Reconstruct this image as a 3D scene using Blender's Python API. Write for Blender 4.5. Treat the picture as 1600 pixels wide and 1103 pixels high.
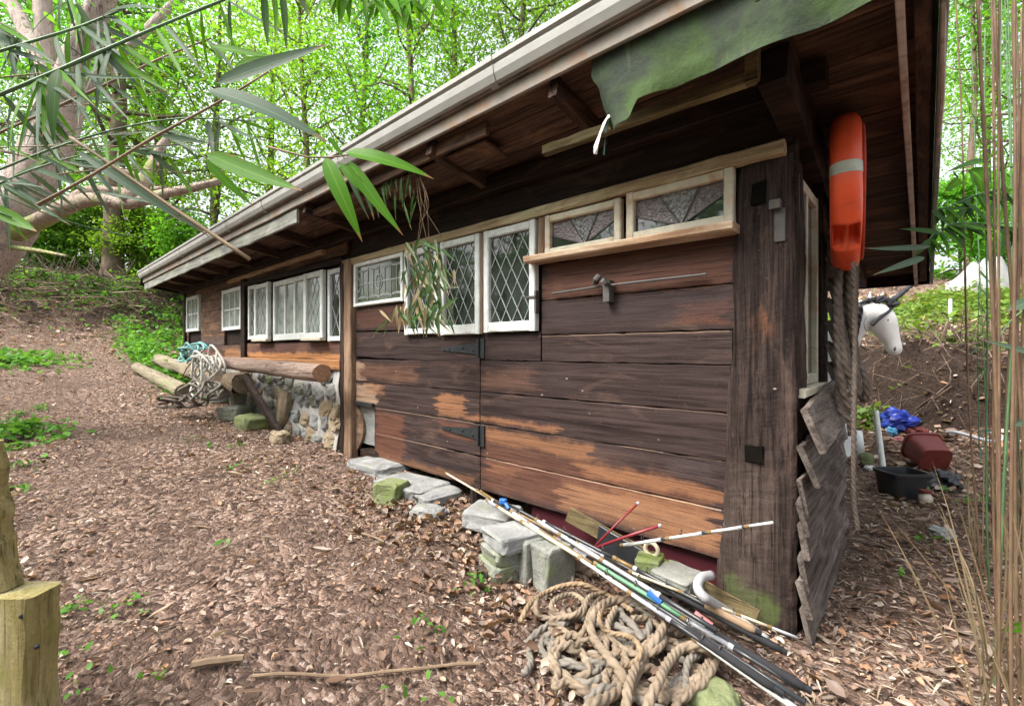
import bpy, math, random
import numpy as np
from mathutils import Vector, Matrix, noise as mnoise
R = math.radians
for o in list(bpy.data.objects): bpy.data.objects.remove(o)
SC = bpy.context.scene
COL = SC.collection
random.seed(7); RNG = np.random.default_rng(7)

# ------------------------------------------------------------------ camera, sky, sun, exposure
EYE = 1.3
YAW = math.atan2(.670, .743)          # the camera looks this far to the left of +Y
cam = bpy.data.cameras.new('camera'); cam_o = bpy.data.objects.new('camera', cam); COL.objects.link(cam_o)
cam.sensor_width = 36; cam.lens = 712/1600*36; cam.clip_start = .05; cam.clip_end = 600
cam.shift_y = -(551.5-549)/1600
cam_o.location = (0, 0, EYE); cam_o.rotation_euler = (R(90), 0, YAW)
SC.camera = cam_o

SUN_EL, SUN_AZ = R(52), R(205)        # azimuth clockwise from +Y
w = bpy.data.worlds.new('World'); SC.world = w; w.use_nodes = True
nt = w.node_tree; bg = nt.nodes['Background']
sky = nt.nodes.new('ShaderNodeTexSky'); sky.sky_type = 'NISHITA'; sky.sun_disc = False
sky.sun_elevation = SUN_EL; sky.sun_rotation = SUN_AZ
sky.air_density = 1.0; sky.dust_density = 6.0; sky.ozone_density = .6
hs = nt.nodes.new('ShaderNodeHueSaturation'); hs.inputs['Saturation'].default_value = .30; hs.inputs['Value'].default_value = 1.25   # bright thin cloud over the blue
nt.links.new(sky.outputs[0], hs.inputs['Color']); nt.links.new(hs.outputs[0], bg.inputs[0]); bg.inputs[1].default_value = .15
sl = bpy.data.lights.new('sun', 'SUN'); sl.energy = 1.5; sl.angle = R(25); sl.color = (1, .93, .82)
so = bpy.data.objects.new('sun', sl); COL.objects.link(so)
sd = Vector((math.sin(SUN_AZ)*math.cos(SUN_EL), math.cos(SUN_AZ)*math.cos(SUN_EL), math.sin(SUN_EL)))
so.rotation_euler = sd.to_track_quat('Z', 'Y').to_euler(); so.location = (0, -10, 20)
vs = SC.view_settings
vs.view_transform = 'Standard'; vs.look = 'None'; vs.gamma = 1; vs.use_curve_mapping = False
vs.exposure = 1.38

# ------------------------------------------------------------------ measuring helpers: sight a point of the photo onto a real plane
cs, sn = math.cos(YAW), math.sin(YAW)
def _dir(px, py):
    u = (px-800)/712; v = (549-py)/712
    return u*cs-sn, u*sn+cs, v
def at_wall(px, py, Y=2.37):
    dx, dy, v = _dir(px, py); d = Y/dy; return Vector((dx*d, Y, EYE+v*d))
def at_height(px, py, z):
    dx, dy, v = _dir(px, py); d = (z-EYE)/v; return Vector((dx*d, dy*d, z))
def at_end(px, py, X):
    dx, dy, v = _dir(px, py); d = X/dx; return Vector((X, dy*d, EYE+v*d))
def at_depth(px, py, d):
    dx, dy, v = _dir(px, py); return Vector((dx*d, dy*d, EYE+v*d))

# ------------------------------------------------------------------ terrain height
def sst(a, b, t):
    t = np.clip((t-a)/(b-a), 0, 1); return t*t*(3-2*t)
def G(x, y):
    x = np.asarray(x, float); y = np.asarray(y, float)
    z = .065*np.clip(-x-.43, 0, 16)+.09*np.clip(-x-7.5, 0, 7)
    right = sst(-3, -.5, x)
    z = z+right*(.12*sst(3.2, 5.2, y)+.32*sst(5.3, 7.1, y))
    e = .25*np.sin(x*1.3+.5)+.12*np.sin(x*3.1)
    bank = .88*sst(7.0, 7.42, y+e*.8)
    slope = .2*np.clip(y-7.6, 0, 12)
    q = -x-14.3+.35*np.sin(y*.9)
    lbank = 1.5*sst(0, 3.4, q)+.1*np.clip(q-3, 0, 10)
    z = z+np.maximum(bank+slope, lbank)
    n = .012*np.sin(x*5.1+1.3*np.sin(y*3.7))+.012*np.sin(y*6.3+1.7*np.sin(x*4.1))+.006*np.sin(x*17+y*9)+.006*np.sin(y*19-x*11)
    rough = 1+5*sst(6.9, 7.2, y)*(1-.5*sst(7.6, 8.5, y))+2*sst(14, 16, -x)
    return z+n*rough
def Gf(x, y): return float(G(x, y))
def at_ground(px, py, lift=0):
    dx, dy, v = _dir(px, py); d = np.linspace(.6, 40, 3000)
    k = np.nonzero(EYE+v*d < G(dx*d, dy*d)+lift)[0]
    d = d[k[0]] if len(k) else 40.
    return Vector((dx*d, dy*d, Gf(dx*d, dy*d)+lift))

# ------------------------------------------------------------------ object helpers
def thing(name, label, cat, loc=(0, 0, 0), group=None):
    o = bpy.data.objects.new(name, None); COL.objects.link(o); o.location = loc
    o.empty_display_size = .1
    o['label'] = label; o['category'] = cat
    if group: o['group'] = group
    return o
def tag(o, label, cat, group=None):
    o['label'] = label; o['category'] = cat
    if group: o['group'] = group
    return o
class MB:
    def __init__(s): s.v = []; s.f = []; s.m = []; s.a = []; s.mi = 0; s.c = {}
    def add(s, vs_, fs_, al=None):
        b = len(s.v); s.v += [tuple(p) for p in vs_]
        s.f += [tuple(i+b for i in f) for f in fs_]; s.m += [s.mi]*len(fs_)
        s.a += list(al) if al is not None else [0.]*len(vs_)
    def box(s, x0, x1, y0, y1, z0, z1, j=0):
        r = lambda: random.uniform(-j, j) if j else 0
        p = [(x+r(), y+r(), z+r()) for x in (x0, x1) for y in (y0, y1) for z in (z0, z1)]
        s.add(p, [(0,1,3,2),(4,6,7,5),(0,4,5,1),(2,3,7,6),(0,2,6,4),(1,5,7,3)])
    def bar(s, p0, p1, wv, tv, n=1, j=0., ch=.004, bow=0.):
        """board from p0 to p1; wv, tv are full width and thickness vectors; chamfered, edges jittered"""
        p0 = Vector(p0); p1 = Vector(p1); wv = Vector(wv); tv = Vector(tv)
        W = wv.length/2; T = tv.length/2; wn = wv.normalized(); tn = tv.normalized()
        c = min(ch, W*.45, T*.45)
        sec = [(-W+c,-T),(W-c,-T),(W,-T+c),(W,T-c),(W-c,T),(-W+c,T),(-W,T-c),(-W,-T+c)]
        vs_ = []
        seed = random.random()*100
        for i in range(n+1):
            t = i/n; q = p0.lerp(p1, t)
            a = (mnoise.noise((seed, t*n*.5, 0)))*j; b = (mnoise.noise((seed, t*n*.5, 9)))*j
            dz = mnoise.noise((seed, t*2.3, 20))*bow
            for (w_, t_) in sec:
                e = a if w_ < 0 else b
                vs_.append(q+wn*(w_+e+dz)+tn*t_)
        fs_ = []
        for i in range(n):
            for k in range(8):
                k2 = (k+1) % 8
                fs_.append((i*8+k, i*8+k2, i*8+8+k2, i*8+8+k))
        fs_.append(tuple(reversed(range(8)))); fs_.append(tuple(range(n*8, n*8+8)))
        s.add(vs_, fs_)
    def tube(s, pts, rad, n=8, cap=True, lump=0.):
        pts = [Vector(p) for p in pts]; m = len(pts)
        if not hasattr(rad, '__len__'): rad = [rad]*m
        tn = (pts[1]-pts[0]).normalized()
        up = Vector((0, 0, 1)) if abs(tn.z) < .9 else Vector((1, 0, 0))
        a = tn.cross(up).normalized(); vs_ = []; al = []
        for i, p in enumerate(pts):
            t = (pts[min(i+1, m-1)]-pts[max(i-1, 0)]).normalized()
            a = (a-t*a.dot(t)).normalized(); b = t.cross(a)
            for k in range(n):
                th = 2*math.pi*k/n
                r = rad[i]
                if lump: r *= 1+lump*mnoise.noise((p.x*3+math.cos(th)*1.3, p.y*3+math.sin(th)*1.3, p.z*3))
                vs_.append(p+(a*math.cos(th)+b*math.sin(th))*r); al.append(i/(m-1))
        fs_ = [(i*n+k, i*n+(k+1) % n, (i+1)*n+(k+1) % n, (i+1)*n+k) for i in range(m-1) for k in range(n)]
        if cap: fs_ += [tuple(reversed(range(n))), tuple(range((m-1)*n, m*n))]
        s.add(vs_, fs_, al)
    def rope(s, pts, r, pitch=2.7, n=24):
        """laid rope: three-lobed section that turns along the path"""
        pts = [Vector(p) for p in smooth_path(pts, r*.36)]; m = len(pts)
        tn = (pts[1]-pts[0]).normalized()
        up = Vector((0, 0, 1)) if abs(tn.z) < .9 else Vector((1, 0, 0))
        a = tn.cross(up).normalized(); vs_ = []; L = 0
        for i, p in enumerate(pts):
            if i: L += (p-pts[i-1]).length
            t = (pts[min(i+1, m-1)]-pts[max(i-1, 0)])
            if t.length < 1e-9: t = tn
            t = t.normalized(); tn = t
            a = (a-t*a.dot(t)).normalized(); b = t.cross(a)
            tw = L/(r*pitch)*2*math.pi/3
            for k in range(n):
                th = 2*math.pi*k/n
                rr = r*(.56+.48*abs(math.cos(1.5*(th+tw)))**.6)
                vs_.append(p+(a*math.cos(th)+b*math.sin(th))*rr)
        fs_ = [(i*n+k, i*n+(k+1) % n, (i+1)*n+(k+1) % n, (i+1)*n+k) for i in range(m-1) for k in range(n)]
        fs_ += [tuple(reversed(range(n))), tuple(range((m-1)*n, m*n))]
        s.add(vs_, fs_)
    def stone(s, c, size, rz=0, pw=.55, seed=0, amp=.12, nu=12, nv=9, tilt=(0, 0)):
        c = Vector(c); M = Matrix.Rotation(rz, 3, 'Z') @ Matrix.Rotation(tilt[0], 3, 'X') @ Matrix.Rotation(tilt[1], 3, 'Y')
        sp = lambda q: math.copysign(abs(q)**pw, q)
        vs_ = []; fs_ = []
        def pt(x, y, z):
            d = 1+amp*mnoise.noise((x*1.7+seed*7.3, y*1.7+seed*3.1, z*1.7))+amp*.5*mnoise.noise((x*4+seed, y*4, z*4+seed))
            return c+M @ Vector((x*size[0]/2*d, y*size[1]/2*d, z*size[2]/2*d))
        vs_.append(pt(0, 0, -1))
        for j in range(1, nv):
            ph = -math.pi/2+math.pi*j/nv
            for i in range(nu):
                th = 2*math.pi*(i+.5)/nu
                vs_.append(pt(sp(math.cos(ph))*sp(math.cos(th)), sp(math.cos(ph))*sp(math.sin(th)), sp(math.sin(ph))))
        vs_.append(pt(0, 0, 1)); last = len(vs_)-1
        for i in range(nu):
            i2 = (i+1) % nu
            fs_.append((0, 1+i2, 1+i))
            for j in range(nv-2):
                fs_.append((1+j*nu+i, 1+j*nu+i2, 1+(j+1)*nu+i2, 1+(j+1)*nu+i))
            fs_.append((last, 1+(nv-2)*nu+i, 1+(nv-2)*nu+i2))
        s.add(vs_, fs_)
    def leaf(s, base, tip, wid, nrm=(0, 0, 1), droop=.0, n=9, fold=.25, curl=0.):
        base = Vector(base); tip = Vector(tip); ax = tip-base; L = ax.length
        nrm = Vector(nrm); side = ax.cross(nrm)
        if side.length < 1e-6: side = ax.cross(Vector((1, 0, 0)))
        side.normalize(); up = side.cross(ax).normalized()
        vs_ = []; al = []
        for i in range(n+1):
            t = i/n
            w_ = wid*.5*(math.sin(math.pi*min(1, t*1.02)**.62)**.8 if 0 < t < 1 else .02)
            q = base.lerp(tip, t)+up*(droop*L*4*t*(1-t)*.5)+side*(curl*L*math.sin(t*3.1)*.5)
            vs_ += [q-side*w_+up*w_*fold, q, q+side*w_+up*w_*fold]; al += [t]*3
            b_ = len(s.v)+i*3; s.c[b_] = 1.; s.c[b_+2] = 1.
        fs_ = []
        for i in range(n):
            for k in (0, 1): fs_.append((i*3+k, i*3+k+1, i*3+4+k, i*3+3+k))
        s.add(vs_, fs_, al)
    def prism(s, prof, x0, x1, n=1):
        """closed profile of (y, z) pulled along x"""
        k = len(prof); vs_ = []
        for i in range(n+1):
            x = x0+(x1-x0)*i/n
            vs_ += [(x, y, z) for y, z in prof]
        fs_ = [(i*k+a, i*k+(a+1) % k, (i+1)*k+(a+1) % k, (i+1)*k+a) for i in range(n) for a in range(k)]
        fs_ += [tuple(reversed(range(k))), tuple(range(n*k, n*k+k))]
        s.add(vs_, fs_)
    def build(s, name, mat, parent=None, smooth=False, auto=None):
        me = bpy.data.meshes.new(name)
        off = Vector((0, 0, 0))
        q = parent
        while q is not None: off += q.location; q = q.parent
        me.from_pydata([(p[0]-off.x, p[1]-off.y, p[2]-off.z) for p in s.v], [], s.f)
        mats = mat if isinstance(mat, (list, tuple)) else [mat]
        for m in mats: me.materials.append(m)
        if len(mats) > 1: me.polygons.foreach_set('material_index', s.m)
        if any(s.a):
            at = me.attributes.new('along', 'FLOAT', 'POINT'); at.data.foreach_set('value', s.a)
        if s.c:
            cc = np.zeros(len(s.v), np.float32); cc[list(s.c)] = 1.; at = me.attributes.new('across', 'FLOAT', 'POINT'); at.data.foreach_set('value', cc)
        if smooth: me.polygons.foreach_set('use_smooth', [True]*len(s.f))
        me.validate(); me.update()
        o = bpy.data.objects.new(name, me); COL.objects.link(o)
        if parent: o.parent = parent
        return o
def centred(o, base=None):
    """move a top-level mesh's origin to its base"""
    me = o.data; n = len(me.vertices); a = np.empty(n*3, np.float32); me.vertices.foreach_get('co', a); a = a.reshape(-1, 3)
    c = np.array([(a[:,0].min()+a[:,0].max())/2, (a[:,1].min()+a[:,1].max())/2, a[:,2].min()], np.float32) if base is None else np.array(base, np.float32)
    a -= c; me.vertices.foreach_set('co', a.ravel()); me.update(); o.location = c.tolist(); return o
def smooth_path(pts, step):
    pts = [Vector(p) for p in pts]
    if len(pts) < 3: 
        n = max(2, int((pts[1]-pts[0]).length/step)); return [pts[0].lerp(pts[1], i/n) for i in range(n+1)]
    P = [pts[0]*2-pts[1]]+pts+[pts[-1]*2-pts[-2]]; out = []
    for i in range(1, len(P)-2):
        p0, p1, p2, p3 = P[i-1:i+3]; n = max(1, int((p2-p1).length/step))
        for k in range(n):
            t = k/n
            out.append(.5*((2*p1)+(-p0+p2)*t+(2*p0-5*p1+4*p2-p3)*t*t+(-p0+3*p1-3*p2+p3)*t**3))
    out.append(pts[-1]); return out
def scatter(name, tv, tf, pos, rot, scl, mat, parent=None, mats_idx=None):
    """one mesh of many small copies of a template; pos (n,3), rot (n,3,3), scl (n,3)"""
    tv = np.asarray(tv, np.float32); n = len(pos); k = len(tv)
    V = np.einsum('nij,nkj->nki', rot, tv[None]*scl[:, None, :])+pos[:, None, :]
    off = np.zeros(3)
    q = parent
    while q is not None: off += np.array(q.location); q = q.parent
    V = (V-off).reshape(-1, 3).astype(np.float32)
    lens = [len(f) for f in tf]; flat = np.concatenate([np.array(f) for f in tf])
    loops = (flat[None]+(np.arange(n)*k)[:, None]).ravel().astype(np.int32)
    me = bpy.data.meshes.new(name); me.vertices.add(len(V)); me.vertices.foreach_set('co', V.ravel())
    nl = len(flat)*n; me.loops.add(nl); me.loops.foreach_set('vertex_index', loops)
    st = np.cumsum([0]+lens[:-1]); starts = (st[None]+(np.arange(n)*len(flat))[:, None]).ravel().astype(np.int32)
    me.polygons.add(len(lens)*n); me.polygons.foreach_set('loop_start', starts)
    me.update(calc_edges=True); me.validate()
    me.materials.append(mat)
    o = bpy.data.objects.new(name, me); COL.objects.link(o)
    if parent: o.parent = parent
    return o
def rots(n, az=None, tilt=.5, roll=.5):
    a = RNG.uniform(0, 2*math.pi, n) if az is None else az
    t = RNG.normal(0, tilt, n); r = RNG.normal(0, roll, n)
    ca, sa, ct, st_, cr, sr = np.cos(a), np.sin(a), np.cos(t), np.sin(t), np.cos(r), np.sin(r)
    Z = np.zeros((n, 3, 3)); X = Z.copy(); Y = Z.copy()
    Z[:,0,0]=ca; Z[:,0,1]=-sa; Z[:,1,0]=sa; Z[:,1,1]=ca; Z[:,2,2]=1
    Y[:,0,0]=ct; Y[:,0,2]=st_; Y[:,2,0]=-st_; Y[:,2,2]=ct; Y[:,1,1]=1
    X[:,1,1]=cr; X[:,1,2]=-sr; X[:,2,1]=sr; X[:,2,2]=cr; X[:,0,0]=1
    return Z @ Y @ X
LEAF_V = [(0,0,0),(.3,.26,.04),(.3,-.26,.04),(.65,.22,.02),(.65,-.22,.02),(1,0,-.1)]
LEAF_F = [(0,2,1),(1,2,4,3),(3,4,5)]
CURL_V = [(0,0,.05),(.25,.22,.16),(.28,0,.0),(.25,-.22,.13),(.6,.26,.17),(.65,0,.03),(.6,-.26,.1),(1,0,.16)]
CURL_F = [(0,2,1),(0,3,2),(1,2,5,4),(2,3,6,5),(4,5,7),(5,6,7)]
def ragged(seed, n=13):
    q = random.Random(seed); V = [(.5, 0, 0)]; 
    for i in range(n):
        a = 2*math.pi*i/n; r = .5*q.uniform(.74, 1.05)*(.8+.2*abs(math.cos(a))); V.append((.5+r*math.cos(a), r*.72*math.sin(a), .28*abs(math.sin(a))**1.5+q.uniform(-.06, .10)))
    return V, [(0, 1+i, 1+(i+1) % n) for i in range(n)]
CHIP_V = [(0,0,0),(.35,.10,.06),(.35,-.08,.03),(.75,.09,.02),(.7,-.1,.07),(1,.02,-.06)]
BLADE_V = [(0,0,0),(.3,.05,.05),(.3,-.05,.05),(.7,.045,.02),(.7,-.045,.02),(1,0,-.12)]
# ------------------------------------------------------------------ materials
class NT:
    def __init__(s, name):
        s.mat = bpy.data.materials.new(name); s.mat.use_nodes = True; s.t = s.mat.node_tree; s.n = s.t.nodes
        s.b = s.n['Principled BSDF']; s.out = s.n['Material Output']
    def new(s, t, **kw):
        k = s.n.new(t)
        for a, b in kw.items(): setattr(k, a, b)
        return k
    def link(s, a, b): s.t.links.new(a, b)
    def val(s, sock, v):
        if hasattr(v, 'node'): s.link(v, sock)
        else: sock.default_value = v
    def math(s, op, a, b=0., c=None, clamp=False):
        k = s.new('ShaderNodeMath', operation=op, use_clamp=clamp); s.val(k.inputs[0], a); s.val(k.inputs[1], b)
        if c is not None: s.val(k.inputs[2], c)
        return k.outputs[0]
    def vmath(s, op, a, b):
        k = s.new('ShaderNodeVectorMath', operation=op); s.val(k.inputs[0], a); s.val(k.inputs[1], b); return k.outputs[0]
    def noise(s, vec, scale, detail=4, rough=.55, dist=0., col=False):
        k = s.new('ShaderNodeTexNoise'); s.link(vec, k.inputs['Vector'])
        k.inputs['Scale'].default_value = scale; k.inputs['Detail'].default_value = detail
        k.inputs['Roughness'].default_value = rough; k.inputs['Distortion'].default_value = dist
        return k.outputs['Color' if col else 'Fac']
    def ramp(s, f, stops):
        k = s.new('ShaderNodeValToRGB'); e = k.color_ramp.elements
        while len(e) < len(stops): e.new(.5)
        for i, (p, c) in enumerate(stops):
            e[i].position = p; e[i].color = (c, c, c, 1) if not hasattr(c, '__len__') else (*c, 1)
        s.val(k.inputs[0], f); return k.outputs[0]
    def mix(s, f, a, b, mode='MIX'):
        k = s.new('ShaderNodeMix', data_type='RGBA', blend_type=mode); s.val(k.inputs[0], f)
        s.val(k.inputs[6], a if hasattr(a, 'node') else (*a, 1)); s.val(k.inputs[7], b if hasattr(b, 'node') else (*b, 1)); return k.outputs[2]
    def pos(s): return s.new('ShaderNodeNewGeometry').outputs['Position']
    def obj(s): return s.new('ShaderNodeTexCoord').outputs['Object']
    def island(s): return s.new('ShaderNodeNewGeometry').outputs['Random Per Island']
    def attr(s, a): return s.new('ShaderNodeAttribute', attribute_name=a).outputs['Fac']
    def bump(s, h, st=.4, d=.01):
        k = s.new('ShaderNodeBump'); k.inputs['Strength'].default_value = st; k.inputs['Distance'].default_value = d
        s.link(h, k.inputs['Height']); s.link(k.outputs[0], s.b.inputs['Normal']); return k.outputs[0]
    def done(s, col=None, rough=.7, spec=.3, metal=0.):
        if col is not None: s.val(s.b.inputs['Base Color'], col if hasattr(col, 'node') else (*col, 1))
        s.val(s.b.inputs['Roughness'], rough); s.b.inputs['Specular IOR Level'].default_value = spec
        s.b.inputs['Metallic'].default_value = metal; return s.mat

def wood(name, dark, mid, light, axis=0, wear=.5, rough=.72, bump=.5, moss=None, patches=(), ivar=.5, specks=False):
    t = NT(name); p = t.pos(); isl = t.island()
    sc = [38., 38., 38.]; sc[axis] = 1.6
    off = t.new('ShaderNodeCombineXYZ'); t.val(off.inputs[0], t.math('MULTIPLY', isl, 37.)); t.val(off.inputs[1], t.math('MULTIPLY', isl, 91.)); t.val(off.inputs[2], t.math('MULTIPLY', isl, 53.))
    pv = t.vmath('ADD', p, off.outputs[0])
    g = t.vmath('MULTIPLY', pv, tuple(sc))
    n1 = t.noise(g, 1, 6, .65, .6)
    sc2 = [7., 7., 7.]; sc2[axis] = 2.2
    n2 = t.noise(t.vmath('MULTIPLY', pv, tuple(sc2)), 1, 6, .62, .8)
    fine = t.noise(p, 95, 2, .6)
    c = t.mix(t.ramp(n1, [(.36, 0.), (.64, 1.)]), dark, mid)
    c = t.mix(t.ramp(n2, [(.62-wear*.3, 0.), (.80-wear*.2, 1.)]), c, light)
    pd_ = None
    for pt in patches:
        x0, x1, z0, z1, col, amt, soft = pt[:7]
        soft = soft if soft < .01 else soft*.55
        am = .004 if soft < .01 else 1.
        if pd_ is None:
            s3 = [42.]*3; s3[axis] = 2.4
            d1 = t.vmath('SUBTRACT', t.noise(t.vmath('MULTIPLY', p, tuple(s3)), 1, 5, .65, col=True), (.5, .5, .5)); d2 = t.vmath('SUBTRACT', t.noise(p, 7, 4, .65, col=True), (.5, .5, .5))
            a3 = [.03]*3; a3[axis] = .55
            pd_ = t.vmath('ADD', t.vmath('MULTIPLY', d1, tuple(a3)), t.vmath('MULTIPLY', d2, (.16, .16, .10)))
        d = t.vmath('MULTIPLY', pd_ if len(pt) == 7 else t.vmath('MULTIPLY', d2, (.25, .25, .25)), (am, am, am))
        q = t.vmath('ADD', p, d); s_ = t.new('ShaderNodeSeparateXYZ'); t.link(q, s_.inputs[0])
        def edge(a, b, sg): return t.math('MULTIPLY_ADD', a, sg/soft, -sg*b/soft, clamp=True)
        m = t.math('MULTIPLY', t.math('MULTIPLY', edge(s_.outputs[0], x0, 1), edge(s_.outputs[0], x1, -1)), t.math('MULTIPLY', edge(s_.outputs[2], z0, 1), edge(s_.outputs[2], z1, -1)))
        gr = t.ramp(n1, [(.25, .35), (.6, 1.)])
        c = t.mix(t.math('MULTIPLY', t.math('MULTIPLY', m, gr), amt), c, col)
    st_ = [150., 150., 150.]; st_[axis] = 2.2
    cr = t.noise(t.vmath('MULTIPLY', pv, tuple(st_)), 1, 3, .6)
    c = t.mix(t.ramp(cr, [(.32, .9), (.43, 0.)]), c, tuple(q*.45 for q in dark))
    if specks:
        sv = t.new('ShaderNodeTexVoronoi'); t.link(t.vmath('MULTIPLY', p, (.6, .6, 1)), sv.inputs['Vector']); sv.inputs['Scale'].default_value = 10; sx_ = t.new('ShaderNodeSeparateXYZ'); t.link(sv.outputs['Color'], sx_.inputs[0])
        c = t.mix(t.math('MULTIPLY', t.ramp(sv.outputs['Distance'], [(.028, .8), (.06, 0.)]), t.math('GREATER_THAN', sx_.outputs[0], .55)), c, (.36,.29,.25))
        sc_ = t.noise(p, 26, 5, .7, .5)
        c = t.mix(t.ramp(sc_, [(.62, 0.), (.72, .5)]), c, light)
    v = t.math('MULTIPLY_ADD', isl, ivar, 1-ivar*.5)
    v = t.math('MULTIPLY', v, t.math('MULTIPLY_ADD', fine, .5, .75))
    k = t.new('ShaderNodeVectorMath', operation='SCALE'); t.link(c, k.inputs[0]); t.link(v, k.inputs['Scale']); c = k.outputs[0]
    if moss:
        mo = t.noise(p, 4.5, 5, .65)
        c = t.mix(t.ramp(mo, [(moss[1], 0.), (moss[1]+.14, .85)]), c, moss[0])
    t.bump(t.math('ADD', t.math('MULTIPLY', n1, .7), t.math('MULTIPLY', fine, .3)), bump, .006)
    return t.done(c, rough, .12)
def plain(name, col, rough=.5, spec=.4, metal=0., var=.25, scale=14, stain=None, bump=.0, grit=60):
    t = NT(name); p = t.obj(); n = t.noise(p, scale, 5, .6); f = t.noise(p, grit, 3, .6)
    lo = tuple(max(0, q*(1-var)) for q in col); hi = tuple(min(1, q*(1+var)) for q in col)
    c = t.mix(t.ramp(n, [(.3, 0.), (.7, 1.)]), lo, hi)
    if stain: c = t.mix(t.ramp(t.noise(p, stain[1], 6, .65, .4), [(stain[2], 0.), (stain[2]+.16, stain[3])]), c, stain[0])
    c = t.mix(t.math('MULTIPLY', f, var*.6), c, lo)
    if bump: t.bump(t.math('ADD', n, t.math('MULTIPLY', f, .5)), bump, .01)
    return t.done(c, rough, spec, metal)
def leafmat(name, cols, trans=.45, tip=None, gloss=.012, crown=False):
    t = NT(name); isl = t.island()
    c = t.ramp(isl, [(i/(len(cols)-1), k) for i, k in enumerate(cols)])
    if tip is not None:
        al = t.attr('along'); nn = t.noise(t.pos(), 25, 3)
        a2 = t.math('MULTIPLY_ADD', nn, .12, t.math('SUBTRACT', al, .06))
        c = t.mix(t.ramp(a2, [(tip[1], 0.), (tip[1]+.07, 1.)]), c, tip[0])
    c = t.mix(t.math('MULTIPLY', t.noise(t.pos(), 40, 3), .5), c, t.mix(1., c, (.55, .6, .5), 'MULTIPLY'))
    if tip is not None:
        ac = t.attr('across'); ve = t.math('MULTIPLY_ADD', t.math('SINE', t.math('MULTIPLY', ac, 34.)), .16, .9)
        kv = t.new('ShaderNodeVectorMath', operation='SCALE'); t.link(c, kv.inputs[0]); t.link(ve, kv.inputs['Scale']); c = kv.outputs[0]
        c = t.mix(t.ramp(ac, [(.05, .55), (.13, 0.)]), c, t.mix(1., c, (1.7, 1.5, 1.6), 'MULTIPLY'))
        ble = t.noise(t.pos(), 60, 4, .6); edge_ = t.math('MULTIPLY', t.ramp(ac, [(.7, 0.), (1., 1.)]), t.ramp(ble, [(.55, 0.), (.66, .8)])); c = t.mix(edge_, c, tip[0])
    if crown:
        oi = t.new('ShaderNodeObjectInfo').outputs['Random']; hsv = t.new('ShaderNodeHueSaturation'); t.link(c, hsv.inputs['Color'])
        t.val(hsv.inputs['Hue'], t.math('MULTIPLY_ADD', oi, .04, .495)); t.val(hsv.inputs['Value'], t.math('MULTIPLY_ADD', t.math('FRACT', t.math('MULTIPLY', oi, 7.3)), .65, .66)); c = hsv.outputs[0]
    d = t.new('ShaderNodeBsdfDiffuse'); tr = t.new('ShaderNodeBsdfTranslucent'); gl = t.new('ShaderNodeBsdfGlossy'); gl.inputs['Roughness'].default_value = .38
    t.link(c, d.inputs[0]); 
    yel = t.mix(1., c, (1.25, 1.15, .55), 'MULTIPLY'); t.link(yel, tr.inputs[0])
    m = t.new('ShaderNodeMixShader'); m.inputs[0].default_value = trans; t.link(d.outputs[0], m.inputs[1]); t.link(tr.outputs[0], m.inputs[2])
    m2 = t.new('ShaderNodeMixShader'); m2.inputs[0].default_value = gloss; t.link(m.outputs[0], m2.inputs[1]); t.link(gl.outputs[0], m2.inputs[2])
    t.link(m2.outputs[0], t.out.inputs[0]); return t.mat
def bark(name, dark, light, moss=None, scale=1., axis=2):
    t = NT(name); p = t.pos()
    g_ = [9*scale]*3; g_[axis] = 2.2*scale if axis == 2 else .9*scale
    g = t.vmath('MULTIPLY', p, tuple(g_)); n = t.noise(g, 1, 7, .65, .7); f = t.noise(p, 30*scale, 4, .6); big = t.noise(p, 2.2, 4, .6)
    c = t.mix(t.ramp(n, [(.3, 0.), (.7, 1.)]), dark, light)
    c = t.mix(t.math('MULTIPLY', f, .35), c, dark)
    g2 = [16*scale]*3; g2[axis] = 2.0*scale
    ck = t.noise(t.vmath('MULTIPLY', p, tuple(g2)), 1, 8, .7, 1.2); c = t.mix(t.ramp(ck, [(.36, .85), (.46, 0.)]), c, tuple(q*.4 for q in dark))
    lc_ = t.noise(p, 13*scale, 5, .7); c = t.mix(t.ramp(lc_, [(.60, 0.), (.68, .45)]), c, tuple(min(1, q*1.25) for q in light))
    if moss: c = t.mix(t.ramp(big, [(moss[1], 0.), (moss[1]+.12, .9)]), c, moss[0])
    t.bump(t.math('ADD', t.math('ADD', n, ck), t.math('MULTIPLY', f, .5)), .9, .04)
    return t.done(c, .85, .15)
M = {}
R_, O_, T_ = (.115,.050,.032), (.225,.108,.056), (.31,.215,.15)
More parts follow.
